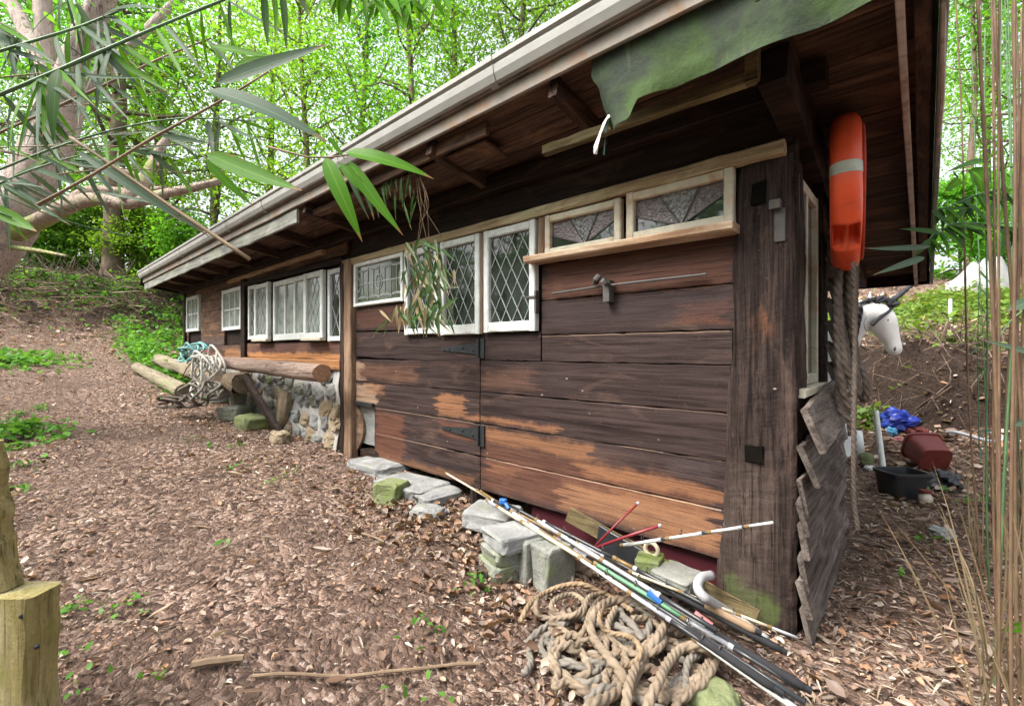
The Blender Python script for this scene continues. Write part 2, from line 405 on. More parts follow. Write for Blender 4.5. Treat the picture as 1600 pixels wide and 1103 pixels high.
facade_patches = [
    (-4.35,-4.12,1.0,1.21,T_,.9,.04), (-4.35,-3.84,.775,.98,T_,.85,.04), (-4.1,-3.75,.88,1.0,O_,.6,.05),
    (-2.98,-2.60,.80,.965,O_,.95,.03), (-2.95,-1.70,.765,.83,O_,.9,.05), (-2.95,-2.5,.60,.75,R_,.8,.06),
    (-2.46,-1.45,.62,.75,O_,.85,.06), (-2.46,-.74,.27,.66,R_,.75,.12), (-3.92,-3.40,.30,.75,R_,.9,.08),
    (-3.9,-2.5,.27,.36,O_,.5,.06), (-1.35,-.74,.40,.53,O_,.8,.07), (-.98,-.68,1.42,1.56,R_,.95,.05), (-1.85,-.66,1.62,1.9,R_,.7,.04),
    (-1.62,-.74,.53,.64,O_,.85,.07), (-1.75,-.72,.28,.50,(.24,.125,.07),.85,.1), (-4.26,-3.3,1.5,1.75,R_,.6,.08), (-2.5,-1.9,1.0,1.2,(.12,.065,.045),.7,.12),
    (-4.2,-3.2,1.0,1.2,(.14,.07,.045),.7,.1), (-1.88,-.66,1.44,1.62,(.055,.04,.042),.6,.1), (-1.0,-.74,.64,.75,(.06,.045,.045),.8,.06),
    (-3.9,-.74,.752,.762,T_,.8,.006), (-3.9,-2.5,.508,.517,T_,.7,.006), (-2.4,-.74,.507,.518,T_,.9,.006), (-1.9,-.7,1.393,1.405,T_,.5,.006), (-1.3,-.7,.986,.995,T_,.4,.006),
    (-2.4,-2.1,.40,.51,O_,.5,.07), (-1.1,-.74,.27,.40,O_,.55,.1)]
M['planks'] = wood('stained_planks', (.020,.0128,.012), (.053,.036,.034), (.095,.06,.048), 0, .25, .66, .8, patches=facade_patches, ivar=.35, specks=True)
M['planks_far'] = wood('weathered_planks', (.045,.026,.020), (.115,.067,.048), (.23,.13,.08), 0, .55, .7, .8, ivar=.5, specks=True,
    patches=[(-7.4,-4.4,1.1,1.3,(.46,.22,.09),.85,.06), (-7.4,-4.4,1.28,1.42,(.14,.07,.06),.7,.06), (-10.9,-8.4,1.35,1.55,(.07,.055,.055),.8,.05), (-8.4,-7.4,1.15,1.35,(.42,.2,.1),.7,.08)])
M['dark_wood'] = wood('dark_timber', (.010,.007,.006), (.028,.017,.013), (.055,.030,.021), 0, .35, .75, .5)
M['dark_wood_y'] = wood('dark_timber_rafter', (.024,.015,.012), (.070,.042,.030), (.12,.068,.046), 1, .35, .75, .5)
M['soffit'] = wood('roof_boards', (.035,.022,.017), (.115,.065,.044), (.20,.112,.072), 0, .4, .8, .4)
M['post_wood'] = wood('old_post_timber', (.010,.007,.0065), (.048,.033,.029), (.088,.06,.05), 2, .36, .8, 1., patches=[(-.62,-.5,1.32,1.5,(.14,.065,.035),.6,.1), (-.69,-.5,-.2,.17,(.05,.095,.014),1.,.08,1), (-.72,-.60,-.2,.24,(.06,.10,.02),.9,.08,1), (-.8,-.44,-.2,.8,(.10,.075,.062),.6,.3,1)], ivar=.2, specks=True)
M['post_pale'] = wood('pale_post_timber', (.10,.065,.045), (.24,.155,.105), (.34,.23,.155), 2, .5, .8, .5)
M['grey_wood'] = wood('grey_clapboards', (.045,.036,.032), (.14,.115,.102), (.22,.185,.165), 1, .45, .8, .9, ivar=.45)
M['grey_fascia'] = wood('grey_fascia_timber', (.12,.12,.11), (.26,.26,.235), (.33,.34,.28), 0, .5, .8, .5, moss=((.16,.2,.1), .58))
M['mossy_batten'] = wood('mossy_batten', (.055,.042,.022), (.15,.115,.06), (.23,.19,.10), 0, .5, .8, .5)
M['sill'] = wood('bare_sill_timber', (.26,.15,.09), (.46,.31,.20), (.58,.46,.34), 0, .5, .65, .4)
M['header'] = wood('header_timber', (.22,.15,.09), (.40,.32,.20), (.52,.46,.31), 0, .45, .7, .4, moss=((.32,.36,.2), .6))
M['frame_white'] = plain('white_frame_paint', (.60,.635,.625), .55, .3, var=.14, stain=((.34,.30,.25), 12, .56, .7), bump=.15)
M['frame_cream'] = plain('worn_cream_paint', (.54,.51,.41), .55, .3, var=.14, stain=((.42,.26,.15), 7, .52, .9), bump=.2)
M['lead'] = plain('lead_strip', (.40,.415,.42), .45, .5, .3, var=.1)
M['iron'] = plain('black_iron', (.035,.04,.045), .5, .5, .5, var=.3, bump=.2)
M['steel'] = plain('grey_steel', (.085,.08,.078), .6, .3, .2, var=.25, stain=((.2,.1,.05), 20, .58, .8))
def glass(name, col, col2, rough=.06, scale=6., bump=0., spec=.5):
    t = NT(name); p = t.pos(); n = t.noise(p, scale, 4, .6)
    c = t.mix(t.ramp(n, [(.35, 0.), (.65, 1.)]), col, col2)
    if bump:
        v = t.new('ShaderNodeTexVoronoi'); t.link(p, v.inputs['Vector']); v.inputs['Scale'].default_value = 70; t.bump(v.outputs[0], bump, .01)
    else: t.bump(t.noise(p, 3.5, 2), .06, .02)
    return t.done(c, rough, spec)
M['glass_dark'] = glass('dark_window_glass', (.014,.019,.017), (.045,.056,.049), .03, 5, spec=.7)
M['glass_green'] = glass('greenish_window_glass', (.04,.06,.035), (.085,.11,.07), .08, 8)
M['glass_pale'] = glass('pale_window_glass', (.17,.20,.185), (.32,.36,.335), .15, 9)  # mottled pale grey set as the pane colour
M['glass_plum'] = glass('plum_textured_glass', (.095,.078,.082), (.165,.135,.138), .3, 30, .5)
M['glass_bubble'] = glass('bubbled_clear_glass', (.10,.105,.11), (.30,.31,.32), .12, 60, 1.)
M['gutter'] = plain('weathered_gutter', (.30,.297,.28), .5, .25, var=.14, scale=5, stain=((.34,.31,.25), 3.5, .57, .6), bump=.1)
M['gutter_low'] = plain('dirty_fascia_paint', (.235,.21,.18), .6, .2, var=.2, scale=6, stain=((.24,.13,.07), 4.5, .50, .9), bump=.15)
M['felt'] = plain('roof_felt', (.10,.09,.08), .9, .1, var=.4, scale=8, stain=((.20,.13,.10), 6, .45, .9), bump=.3)
M['verge'] = plain('grey_verge_board', (.27,.28,.25), .7, .3, var=.3, scale=10, stain=((.12,.09,.07), 5, .5, .8), bump=.3)
M['verge_pale'] = plain('pale_batten', (.46,.40,.37), .7, .3, var=.25, scale=12, stain=((.18,.11,.08), 7, .52, .8), bump=.3)
def tarp_mat():
    t = NT('mossy_felt_sheet'); p = t.pos(); n = t.noise(p, 3.2, 6, .65, .6); f = t.noise(p, 22, 5, .65); s = t.noise(t.vmath('MULTIPLY', p, (14, 14, 2.)), 1, 5, .6)
    c = t.mix(t.ramp(n, [(.42, 0.), (.60, 1.)]), (.03,.037,.034), (.055,.095,.028))
    c = t.mix(t.ramp(s, [(.58, 0.), (.72, .6)]), c, (.13,.17,.08))
    c = t.mix(t.math('MULTIPLY', f, .5), c, (.06,.085,.045))
    t.bump(t.math('ADD', n, f), .3, .02); return t.done(c, .85, .2)
M['tarp'] = tarp_mat()
def rockmat(name, dark, light, moss=None, mt=.55):
    t = NT(name); p = t.pos(); isl = t.island(); n = t.noise(p, 7, 7, .68, .4); f = t.noise(p, 55, 4, .65)
    c = t.mix(t.ramp(n, [(.3, 0.), (.7, 1.)]), dark, light)
    k = t.new('ShaderNodeVectorMath', operation='SCALE'); t.link(c, k.inputs[0]); t.link(t.math('MULTIPLY', t.math('MULTIPLY_ADD', isl, .4, .8), t.math('MULTIPLY_ADD', f, .7, .65)), k.inputs['Scale']); c = k.outputs[0]
    if moss: c = t.mix(t.ramp(t.noise(p, 5, 5, .6), [(mt, 0.), (mt+.13, .85)]), c, moss)
    t.bump(t.math('ADD', n, t.math('MULTIPLY', f, .45)), .7, .02); return t.done(c, .88, .2)
M['stone'] = rockmat('grey_stone', (.15,.155,.155), (.31,.315,.31), (.22,.24,.16), .6)
M['stone_green'] = rockmat('algae_stone', (.14,.145,.13), (.28,.285,.26), (.19,.225,.11), .5)
M['moss_stone'] = rockmat('mossy_stone', (.10,.12,.055), (.21,.235,.12), (.15,.20,.05), .5)
M['brown_stone'] = rockmat('brown_stone', (.13,.085,.065), (.30,.21,.16), (.25,.22,.17), .55)
M['tan_stone'] = rockmat('tan_stone', (.22,.17,.115), (.38,.31,.22), (.30,.29,.17), .56)
M['mortar'] = rockmat('lime_mortar', (.30,.295,.28), (.50,.49,.475), (.38,.38,.30), .6)
M['rope_tan'] = plain('weathered_hemp_rope', (.26,.205,.15), .9, .1, var=.3, scale=16, stain=((.17,.12,.08), 8, .52, .7), bump=.4, grit=160)
M['rope_brown'] = plain('brown_hemp_rope', (.27,.195,.125), .9, .1, var=.3, scale=16, bump=.4, grit=160)
M['rope_grey'] = plain('grey_weathered_rope', (.20,.18,.155), .9, .1, var=.3, scale=14, bump=.4, grit=160)
M['rope_dark'] = plain('dark_hanging_rope', (.13,.105,.09), .9, .1, var=.35, scale=18, bump=.4, grit=160)
M['rope_white'] = plain('pale_nylon_rope', (.52,.51,.47), .7, .2, var=.15, scale=18)
M['rope_teal'] = plain('teal_nylon_rope', (.16,.36,.36), .6, .3, var=.25, scale=18)
def soil():
    t = NT('leaf_strewn_soil'); p = t.pos()
    v = t.new('ShaderNodeTexVoronoi'); dv = t.vmath('ADD', p, t.vmath('MULTIPLY', t.noise(p, 9, 3, .6, col=True), (.12, .12, .12)))
    t.link(t.vmath('MULTIPLY', dv, (1, 1.35, 1)), v.inputs['Vector']); v.inputs['Scale'].default_value = 34
    vc = t.new('ShaderNodeSeparateXYZ'); t.link(v.outputs['Color'], vc.inputs[0])
    c = t.ramp(vc.outputs[0], [(0, (.055,.036,.029)), (.35, (.145,.09,.068)), (.6, (.28,.18,.135)), (.85, (.45,.31,.24)), (1, (.62,.49,.41))])
    n = t.noise(p, 1.1, 5, .6); f = t.noise(p, 70, 4, .7)
    c = t.mix(t.ramp(n, [(.40, 0.), (.62, .75)]), c, (.175,.115,.088))
    c = t.mix(t.math('MULTIPLY', f, .6), c, (.045,.034,.03))
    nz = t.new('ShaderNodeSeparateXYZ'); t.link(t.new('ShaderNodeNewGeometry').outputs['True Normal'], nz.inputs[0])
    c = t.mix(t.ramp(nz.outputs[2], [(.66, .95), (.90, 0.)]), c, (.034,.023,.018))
    t.bump(t.math('ADD', t.math('ADD', t.math('MULTIPLY', v.outputs[0], -1.), f), n), .8, .03); return t.done(c, .92, .15)
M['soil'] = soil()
M['litter'] = leafmat('fallen_leaves', [(.075,.045,.036), (.52,.35,.26), (.22,.13,.095), (.62,.46,.37), (.35,.21,.15), (.55,.30,.18), (.12,.075,.062), (.68,.57,.49), (.42,.29,.23), (.40,.32,.30), (.17,.10,.08), (.58,.40,.29), (.09,.055,.047), (.47,.32,.24), (.30,.19,.145), (.74,.65,.58)], .12, gloss=.012)
M['litter_blade'] = leafmat('dry_bamboo_leaves', [(.25,.18,.14), (.52,.42,.34), (.10,.07,.055), (.32,.23,.165), (.62,.55,.48), (.2,.14,.11), (.38,.28,.2), (.07,.05,.04)], .12, gloss=.012)
M['canopy_a'] = leafmat('bright_canopy_leaves', [(.13,.29,.03), (.24,.46,.05), (.18,.38,.04), (.33,.54,.07)], .6, crown=True)
M['canopy_b'] = leafmat('mid_green_leaves', [(.08,.20,.035), (.16,.34,.05), (.11,.25,.045), (.21,.40,.06)], .55, crown=True)
M['canopy_c'] = leafmat('blue_green_leaves', [(.05,.12,.05), (.09,.19,.07), (.07,.15,.06)], .4)
M['herb'] = leafmat('ground_herbs', [(.08,.22,.04), (.15,.36,.065), (.11,.28,.05), (.19,.42,.08)], .45)
M['herb_gold'] = leafmat('slope_herbs', [(.10,.19,.035), (.20,.32,.06), (.14,.24,.05), (.25,.34,.09)], .45)
M['bam_green'] = leafmat('bamboo_leaves', [(.06,.21,.018), (.11,.30,.022), (.08,.24,.02)], .45, tip=((.36,.19,.10), .88), gloss=.012)
M['bam_grey'] = leafmat('grey_green_bamboo_leaves', [(.075,.135,.09), (.115,.175,.125), (.09,.155,.105)], .3, tip=((.26,.17,.13), .86), gloss=.012)
M['bam_dark'] = leafmat('dark_bamboo_leaves', [(.03,.075,.025), (.055,.13,.035), (.04,.1,.03)], .35, tip=((.25,.2,.1), .93), gloss=.012)
M['bam_mixed'] = leafmat('half_dead_bamboo_leaves', [(.035,.10,.022), (.06,.14,.035), (.045,.12,.03), (.10,.16,.08), (.13,.15,.075), (.04,.11,.025)], .35, tip=((.34,.25,.15), .8), gloss=.012)
M['cane_green'] = plain('green_bamboo_cane', (.085,.17,.075), .5, .4, var=.3, scale=9)
M['cane_tan'] = plain('dry_bamboo_cane', (.24,.17,.11), .6, .3, var=.35, scale=9)
M['cane_brown'] = plain('brown_bamboo_cane', (.15,.095,.06), .6, .25, var=.5, scale=7, stain=((.15,.17,.06), 5, .55, .7))
M['bark_pale'] = bark('pale_pink_bark', (.42,.33,.29), (.78,.67,.60), ((.36,.38,.18), .68), 1.6)
M['bark_moss'] = bark('mossy_limb_bark', (.33,.25,.20), (.62,.51,.42), ((.33,.42,.10), .52), 1.5)
M['bark_grey'] = bark('grey_brown_bark', (.13,.095,.07), (.28,.21,.16), ((.2,.21,.1), .62))
M['bark_dark'] = bark('dark_bark', (.07,.052,.04), (.17,.125,.09))
M['log'] = bark('barkless_log', (.20,.14,.115), (.42,.32,.265), None, 1.6, 0)
M['log_moss'] = bark('weathered_log', (.20,.165,.115), (.42,.37,.27), ((.30,.34,.18), .55), 1.4, 0)
M['log_rot'] = bark('rotten_log', (.09,.065,.045), (.33,.25,.17), ((.27,.30,.16), .62), 1.5, 0)
M['log_end'] = plain('cut_log_end', (.36,.21,.13), .85, .1, var=.3, scale=30)
M['twig'] = bark('dead_twigs', (.085,.06,.046), (.24,.175,.135))
M['lichen_wood'] = wood('lichen_covered_timber', (.15,.12,.05), (.31,.255,.105), (.42,.37,.21), 2, .5, .85, .9, moss=((.24,.23,.07), .58))
M['orange'] = plain('orange_red_plastic', (.72,.085,.025), .42, .45, var=.14, scale=5, stain=((.40,.05,.03), 6, .58, .7), bump=.05, grit=120)
M['tape'] = plain('silver_reflective_tape', (.40,.43,.36), .4, .5, var=.15, scale=20, stain=((.25,.25,.18), 16, .6, .8))
M['recess_shade'] = plain('recess_shade_black', (.008,.007,.006), 1., 0.)  # matte black that stands in for shade inside a recess
M['line_red'] = plain('dark_red_grab_line', (.40,.05,.03), .7, .2)
def flat(n, c, r=.45, s=.4, v=.15, **k): M[n] = plain(n, c, r, s, var=v, **k)
flat('carbon_black', (.028,.030,.034), .3, .5); flat('rod_cream', (.47,.42,.31), .4); flat('rod_white', (.50,.51,.50), .4)
flat('rod_green', (.12,.28,.16), .35); flat('rod_grey', (.36,.37,.40), .4); flat('rod_amber', (.19,.125,.05), .35)
flat('rod_red', (.19,.02,.028), .35); flat('cork', (.26,.18,.11), .8); flat('blue_plastic', (.025,.13,.45), .4); flat('foam_black', (.03,.03,.033), .9, .1)
flat('pvc_grey', (.36,.36,.37), .4, stain=((.4,.36,.3), 8, .6, .6)); flat('pvc_white', (.76,.80,.78), .4)
flat('burgundy', (.06,.011,.017), .5); flat('black_plastic', (.022,.024,.028), .35, .5); flat('red_tub', (.15,.028,.024), .5, stain=((.4,.42,.16), 7, .62, .8))
flat('bag_blue', (.022,.045,.32), .35, .5); flat('cyan_plastic', (.1,.35,.6), .4); flat('white_sheet', (.27,.28,.27), .7, .2, .12)
flat('unicorn_white', (.74,.74,.72), .5, .35, .08); flat('unicorn_black', (.02,.02,.024), .5); flat('pink', (.4,.15,.15), .5); flat('jar_glass', (.5,.45,.38), .15, .6)
flat('twine', (.6,.6,.58), .7); flat('paper_white', (.7,.68,.66), .7)
M['straw'] = leafmat('straw', [(.16,.12,.07), (.34,.27,.17), (.24,.17,.10), (.12,.085,.055)], .15, gloss=.012)
M['sprig_dry'] = leafmat('sprig_dry', [(.24,.18,.10), (.36,.28,.18), (.17,.15,.07)], .25, gloss=.012)
M['big_leaf'] = leafmat('crumpled_tan_leaves', [(.30,.20,.15), (.16,.095,.07), (.44,.32,.26), (.24,.13,.08), (.09,.06,.05), (.50,.41,.35), (.2,.14,.12), (.34,.21,.14)], .15, gloss=.012)
# ------------------------------------------------------------------ ground
def spaced(lo, hi, c, n, k=3.2):
    t = np.linspace(-1, 1, n); s_ = np.sinh(k*t)/math.sinh(k)
    return np.where(s_ < 0, c+(c-lo)*s_, c+(hi-c)*s_)
gx = spaced(-90, 90, -2.5, 330, 3.6); gy = spaced(-90, 90, 3.0, 330, 3.6)
XX, YY = np.meshgrid(gx, gy, indexing='ij'); ZZ = G(XX, YY)
nx, ny = XX.shape
me = bpy.data.meshes.new('ground'); V = np.stack([XX, YY, ZZ], -1).reshape(-1, 3)
idx = np.arange(nx*ny).reshape(nx, ny)
F = np.stack([idx[:-1,:-1], idx[1:,:-1], idx[1:,1:], idx[:-1,1:]], -1).reshape(-1, 4)
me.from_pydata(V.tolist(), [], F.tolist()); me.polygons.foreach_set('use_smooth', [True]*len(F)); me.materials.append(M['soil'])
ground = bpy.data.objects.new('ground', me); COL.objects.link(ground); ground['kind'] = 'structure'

# ------------------------------------------------------------------ shed
FY = 2.37                                             # front face of the wall
X0, X1 = -.432, -10.83                                # near corner, far corner
BY = 3.72
shed = thing('wooden_shed', 'long low dark timber shed with mixed leaded windows, pale gutter and sloping roof', 'shed', (-5.6, 3.7, 0))
def zu(y): return 2.66-.176*(y-1.75)                  # underside of the roof boards
def slant(z): return -.66-.075*sst(1.9, .27, z) if False else -.665-.045*(1.87-z)   # raked edge of the near hatch
def boards(rows, mat, name, parent, Y=FY, th=.028, n=30, j=.006, gap=.005):
    m = MB()
    for (xa, xb, zl0, zh0, zl1, zh1) in rows:
        # a board from xa to xb; its lower/upper edges may run slightly out of level
        p0 = (xa, Y+th/2+random.uniform(-.003, .003), (zl0+zh0)/2); p1 = (xb, Y+th/2+random.uniform(-.003, .003), (zl1+zh1)/2)
        m.bar(p0, p1, (0, 0, (zh0-zl0+zh1-zl1)/2-gap), (0, th, 0), n, j, .004)
    return m.build(name, mat, parent)
# hatches: two big panels of boards
hl = boards([(-4.262,-3.395,1.512,1.742,1.478,1.742), (-4.262,-2.462,1.229,1.512,1.216,1.436), (-4.262,-2.462,.991,1.229,.999,1.216),
             (-4.262,-2.462,.768,.991,.757,.999), (-3.915,-2.462,.526,.768,.514,.757), (-3.915,-2.462,.298,.526,.264,.514)], M['planks'], 'plank_hatch', shed)
hr = boards([(-1.87,slant(1.75),1.632,1.868,1.630,1.868), (-1.87,slant(1.5),1.404,1.632,1.405,1.630), (-2.452,-1.88,1.232,1.43,1.232,1.43), (-1.87,slant(1.3),1.232,1.404,1.231,1.405),
             (-2.452,slant(1.1),.998,1.232,.994,1.231), (-2.452,slant(.88),.757,.998,.757,.994), (-2.452,slant(.64),.515,.757,.518,.757), (-2.452,slant(.4),.264,.515,.266,.518)], M['planks'], 'plank_hatch', shed)
for hz, (za, zb) in ((1.32, (1.25, 1.395)), (.68, (.595, .75))):
    m = MB(); Yh = FY-.008
    m.add([(-2.90, Yh, hz-.012), (-2.90, Yh, hz+.012), (-2.46, Yh, hz+.045), (-2.46, Yh, hz-.045)] + [(-2.90, FY, hz-.012), (-2.90, FY, hz+.012), (-2.46, FY, hz+.045), (-2.46, FY, hz-.045)],
          [(0,1,2,3),(4,7,6,5),(0,4,5,1),(1,5,6,2),(3,2,6,7),(0,3,7,4)])
    m.box(-2.458, -2.405, Yh-.004, FY+.002, za, zb); m.tube([(-2.46, Yh-.012, za), (-2.46, Yh-.012, zb)], .011, 8)
    for bx_, bz in ((-2.8, 0), (-2.65, .008), (-2.53, -.012)): m.stone((bx_, Yh-.002, hz+bz), (.018, .012, .018), nu=8, nv=5, amp=0)
    m.build('strap_hinge', M['iron'], hl)
# solid wall behind everything, floor and back
m = MB(); m.box(X1+.02, -.66, FY+.034, FY+.07, .42, 2.58); m.box(X1+.02, X0-.05, BY-.03, BY, .0, zu(BY)); m.box(X1, X1+.04, FY+.071, BY-.031, .3, zu(BY)-.02)
m.box(X1+.05, X0-.06, FY+.09, BY-.04, .36, .41)
m.build('inner_wall', M['dark_wood'], shed)
m = MB(); m.bar((-2.0, FY+.06, .17), (-.74, FY+.06, .17), (0, 0, .34), (0, .02, 0), 6); m.build('kick_board', M['burgundy'], shed)
m = MB(); m.bar((-2.49, FY-.005, -.1), (-2.49, FY-.005, .275), (.075, 0, 0), (0, .07, 0), 5, .004); m.build('support_stump', M['post_wood'], shed)
m = MB(); m.bar((-1.35, FY+.2, -.1), (-1.35, FY+.2, .36), (.09, 0, 0), (0, .09, 0), 3); m.build('support_stump', M['post_wood'], shed)
m = MB(); m.bar((-2.1, FY+.2, -.1), (-2.1, FY+.2, .36), (.09, 0, 0), (0, .09, 0), 3)
m.build('support_stump', M['post_wood'], shed)
# small opening at the low left of the hatch
m = MB(); m.box(-4.262, -3.915, FY-.03, FY+.05, .765, .80); m.build('opening_lintel', M['iron'], hl)
m = MB()
for i in range(10):
    a, b = i/10, (i+1)/10
    xa = -4.25+.13*math.sin(math.pi*a); xb = -4.25+.13*math.sin(math.pi*b)
    m.add([(xa, FY+.0, .30+.46*a), (xb, FY+.0, .30+.46*b), (-4.262, FY+.0, .30+.46*b), (-4.262, FY+.0, .30+.46*a), (xa, FY+.028, .30+.46*a), (xb, FY+.028, .30+.46*b)], [(0,1,2,3), (0,4,5,1)])
m.build('curved_cheek', M['post_pale'], hl)
m = MB(); m.box(-4.25, -3.93, FY+.0285, FY+.0335, .38, .76); m.build('opening_back', M['stone'], hl)
m = MB(); m.stone((-4.0, FY+.02, .27), (.3, .12, .16), pw=.5, seed=3); m.build('dark_block', M['dark_wood'], shed)
# corner post
def taper_post(name, corners_b, corners_t, n, mat, parent, j=.014):
    m = MB(); vs_ = []; fs_ = []
    P = []
    for i in range(n+1):
        t = i/n; ring = []
        for k in range(4):
            a = Vector(corners_b[k]).lerp(Vector(corners_t[k]), t); b = Vector(corners_b[(k+1) % 4]).lerp(Vector(corners_t[(k+1) % 4]), t)
            for q in (.05, .2, .35, .5, .65, .8, .95):
                ring.append(a.lerp(b, q))
        c = sum(ring, Vector())/len(ring)
        ring = [p+(p-c).normalized()*j*(mnoise.noise((p.x*9, p.y*9, p.z*2.6))+.6*mnoise.noise((p.x*30, p.y*30, p.z*5))+.35*mnoise.noise((p.x*60, p.y*60, p.z*22))) for p in ring]
        vs_ += ring
    k = 28
    fs_ = [(i*k+a, i*k+(a+1) % k, (i+1)*k+(a+1) % k, (i+1)*k+a) for i in range(n) for a in range(k)]+[tuple(reversed(range(k))), tuple(range(n*k, n*k+k))]
    m.add(vs_, fs_); return m.build(name, mat, parent)
cp = taper_post('corner_post', [(-.775,FY-.005,-.1),(-.418,FY-.005,-.1),(-.418,FY+.25,-.1),(-.775,FY+.25,-.1)], [(-.66,FY-.005,2.2),(-.432,FY-.005,2.2),(-.432,FY+.25,2.2),(-.66,FY+.25,2.2)], 110, M['post_wood'], shed)
for bx_ in ((-.63, -.555, .775, .855), (-.60, -.54, 1.99, 2.09)):
    m = MB(); m.box(bx_[0], bx_[1], FY-.018, FY-.004, bx_[2], bx_[3], .006); m.build('mortise_shade', M['recess_shade'], cp)  # thin black box on the post face, painted shade instead of a cut recess
m = MB(); m.box(-.505, -.462, FY-.018, FY-.012, 1.80, 1.95); m.box(-.52, -.475, FY-.05, FY-.012, 1.945, 1.985)
m.build('strap_bracket', M['steel'], cp)
m = MB(); m.bar((-4.362, FY-.012, .18), (-4.37, FY-.012, 2.235), (.185, 0, 0), (0, .09, 0), 24, .012, .01); m.build('wall_post', M['post_pale'], shed)
m = MB(); m.bar((-4.44, FY-.055, .2), (-4.445, FY-.055, 2.2), (.07, 0, 0), (0, .02, 0), 20, .012, .004); m.build('post_batten', M['post_wood'], shed)
m = MB(); m.bar((-7.46, FY-.012, 1.1), (-7.46, FY-.012, 2.45), (.16, 0, 0), (0, .06, 0), 16, .012, .008); m.build('wall_post', M['dark_wood'], shed)
m = MB(); m.bar((X1+.03, FY-.006, .9), (X1+.03, FY-.006, 2.5), (.1, 0, 0), (0, .06, 0), 12, .008, .008); m.build('wall_post', M['dark_wood'], shed)
# wall plate, frieze boards and window header
m = MB(); m.bar((-4.3, FY+.012, 2.335), (-.44, FY+.012, 2.335), (0, 0, .185), (0, .05, 0), 30, .006); m.build('frieze_board', M['dark_wood'], shed)
m = MB(); m.bar((-10.9, FY-.05, 2.475), (-.30, FY-.05, 2.475), (0, 0, .10), (0, .09, 0), 40, .008, .008); m.build('wall_plate', M['dark_wood'], shed)
m = MB(); m.bar((-8.1, FY-.03, 2.39), (-4.9, FY-.03, 2.40), (0, 0, .05), (0, .05, 0), 30, .006); m.build('wall_batten', M['sill'], shed)
m = MB(); m.bar((-4.275, FY-.022, 2.205), (-.46, FY-.022, 2.218), (0, 0, .062), (0, .06, 0), 40, .007, .006); m.build('window_header', M['header'], shed)
m = MB()
m.bar((-1.93, FY-.055, 1.897), (-.655, FY-.055, 1.886), (0, .13, 0), (0, -.008, .042), 24, .005, .008); m.build('window_sill', M['sill'], shed)
boards([(-7.38,-4.46,2.305,2.45,2.315,2.45), (-10.82,-7.54,2.34,2.46,2.33,2.46)], M['planks_far'], 'upper_planks', shed, FY-.0)
m = MB(); m.bar((-7.42, FY-.03, 2.285), (-4.46, FY-.03, 2.245), (0, 0, .06), (0, .05, 0), 24, .006); m.build('window_header', M['dark_wood'], shed)
rows = []
z = 1.02
for k, zt in enumerate((1.2, 1.4, 1.6, 1.8, 2.0, 2.18, 2.35)):
    segs = [(-10.82, -7.54)] if zt < 1.5 or zt > 2.34 else [(-10.82, -10.62), (-9.76, -8.44)]
    for a, b in segs: rows.append((a, b, z, zt, z, zt))
    z = zt
boards(rows, M['planks_far'], 'wall_planks', shed)
boards([(-7.40,-4.46,1.215,1.42,1.215,1.40)], M['planks_far'], 'wall_planks', shed, FY-.004)
m = MB(); m.bar((-7.42, FY-.03, 1.155), (-4.455, FY-.03, 1.155), (0, 0, .115), (0, .1, 0), 30, .008, .01); m.build('base_beam', M['planks_far'], shed)
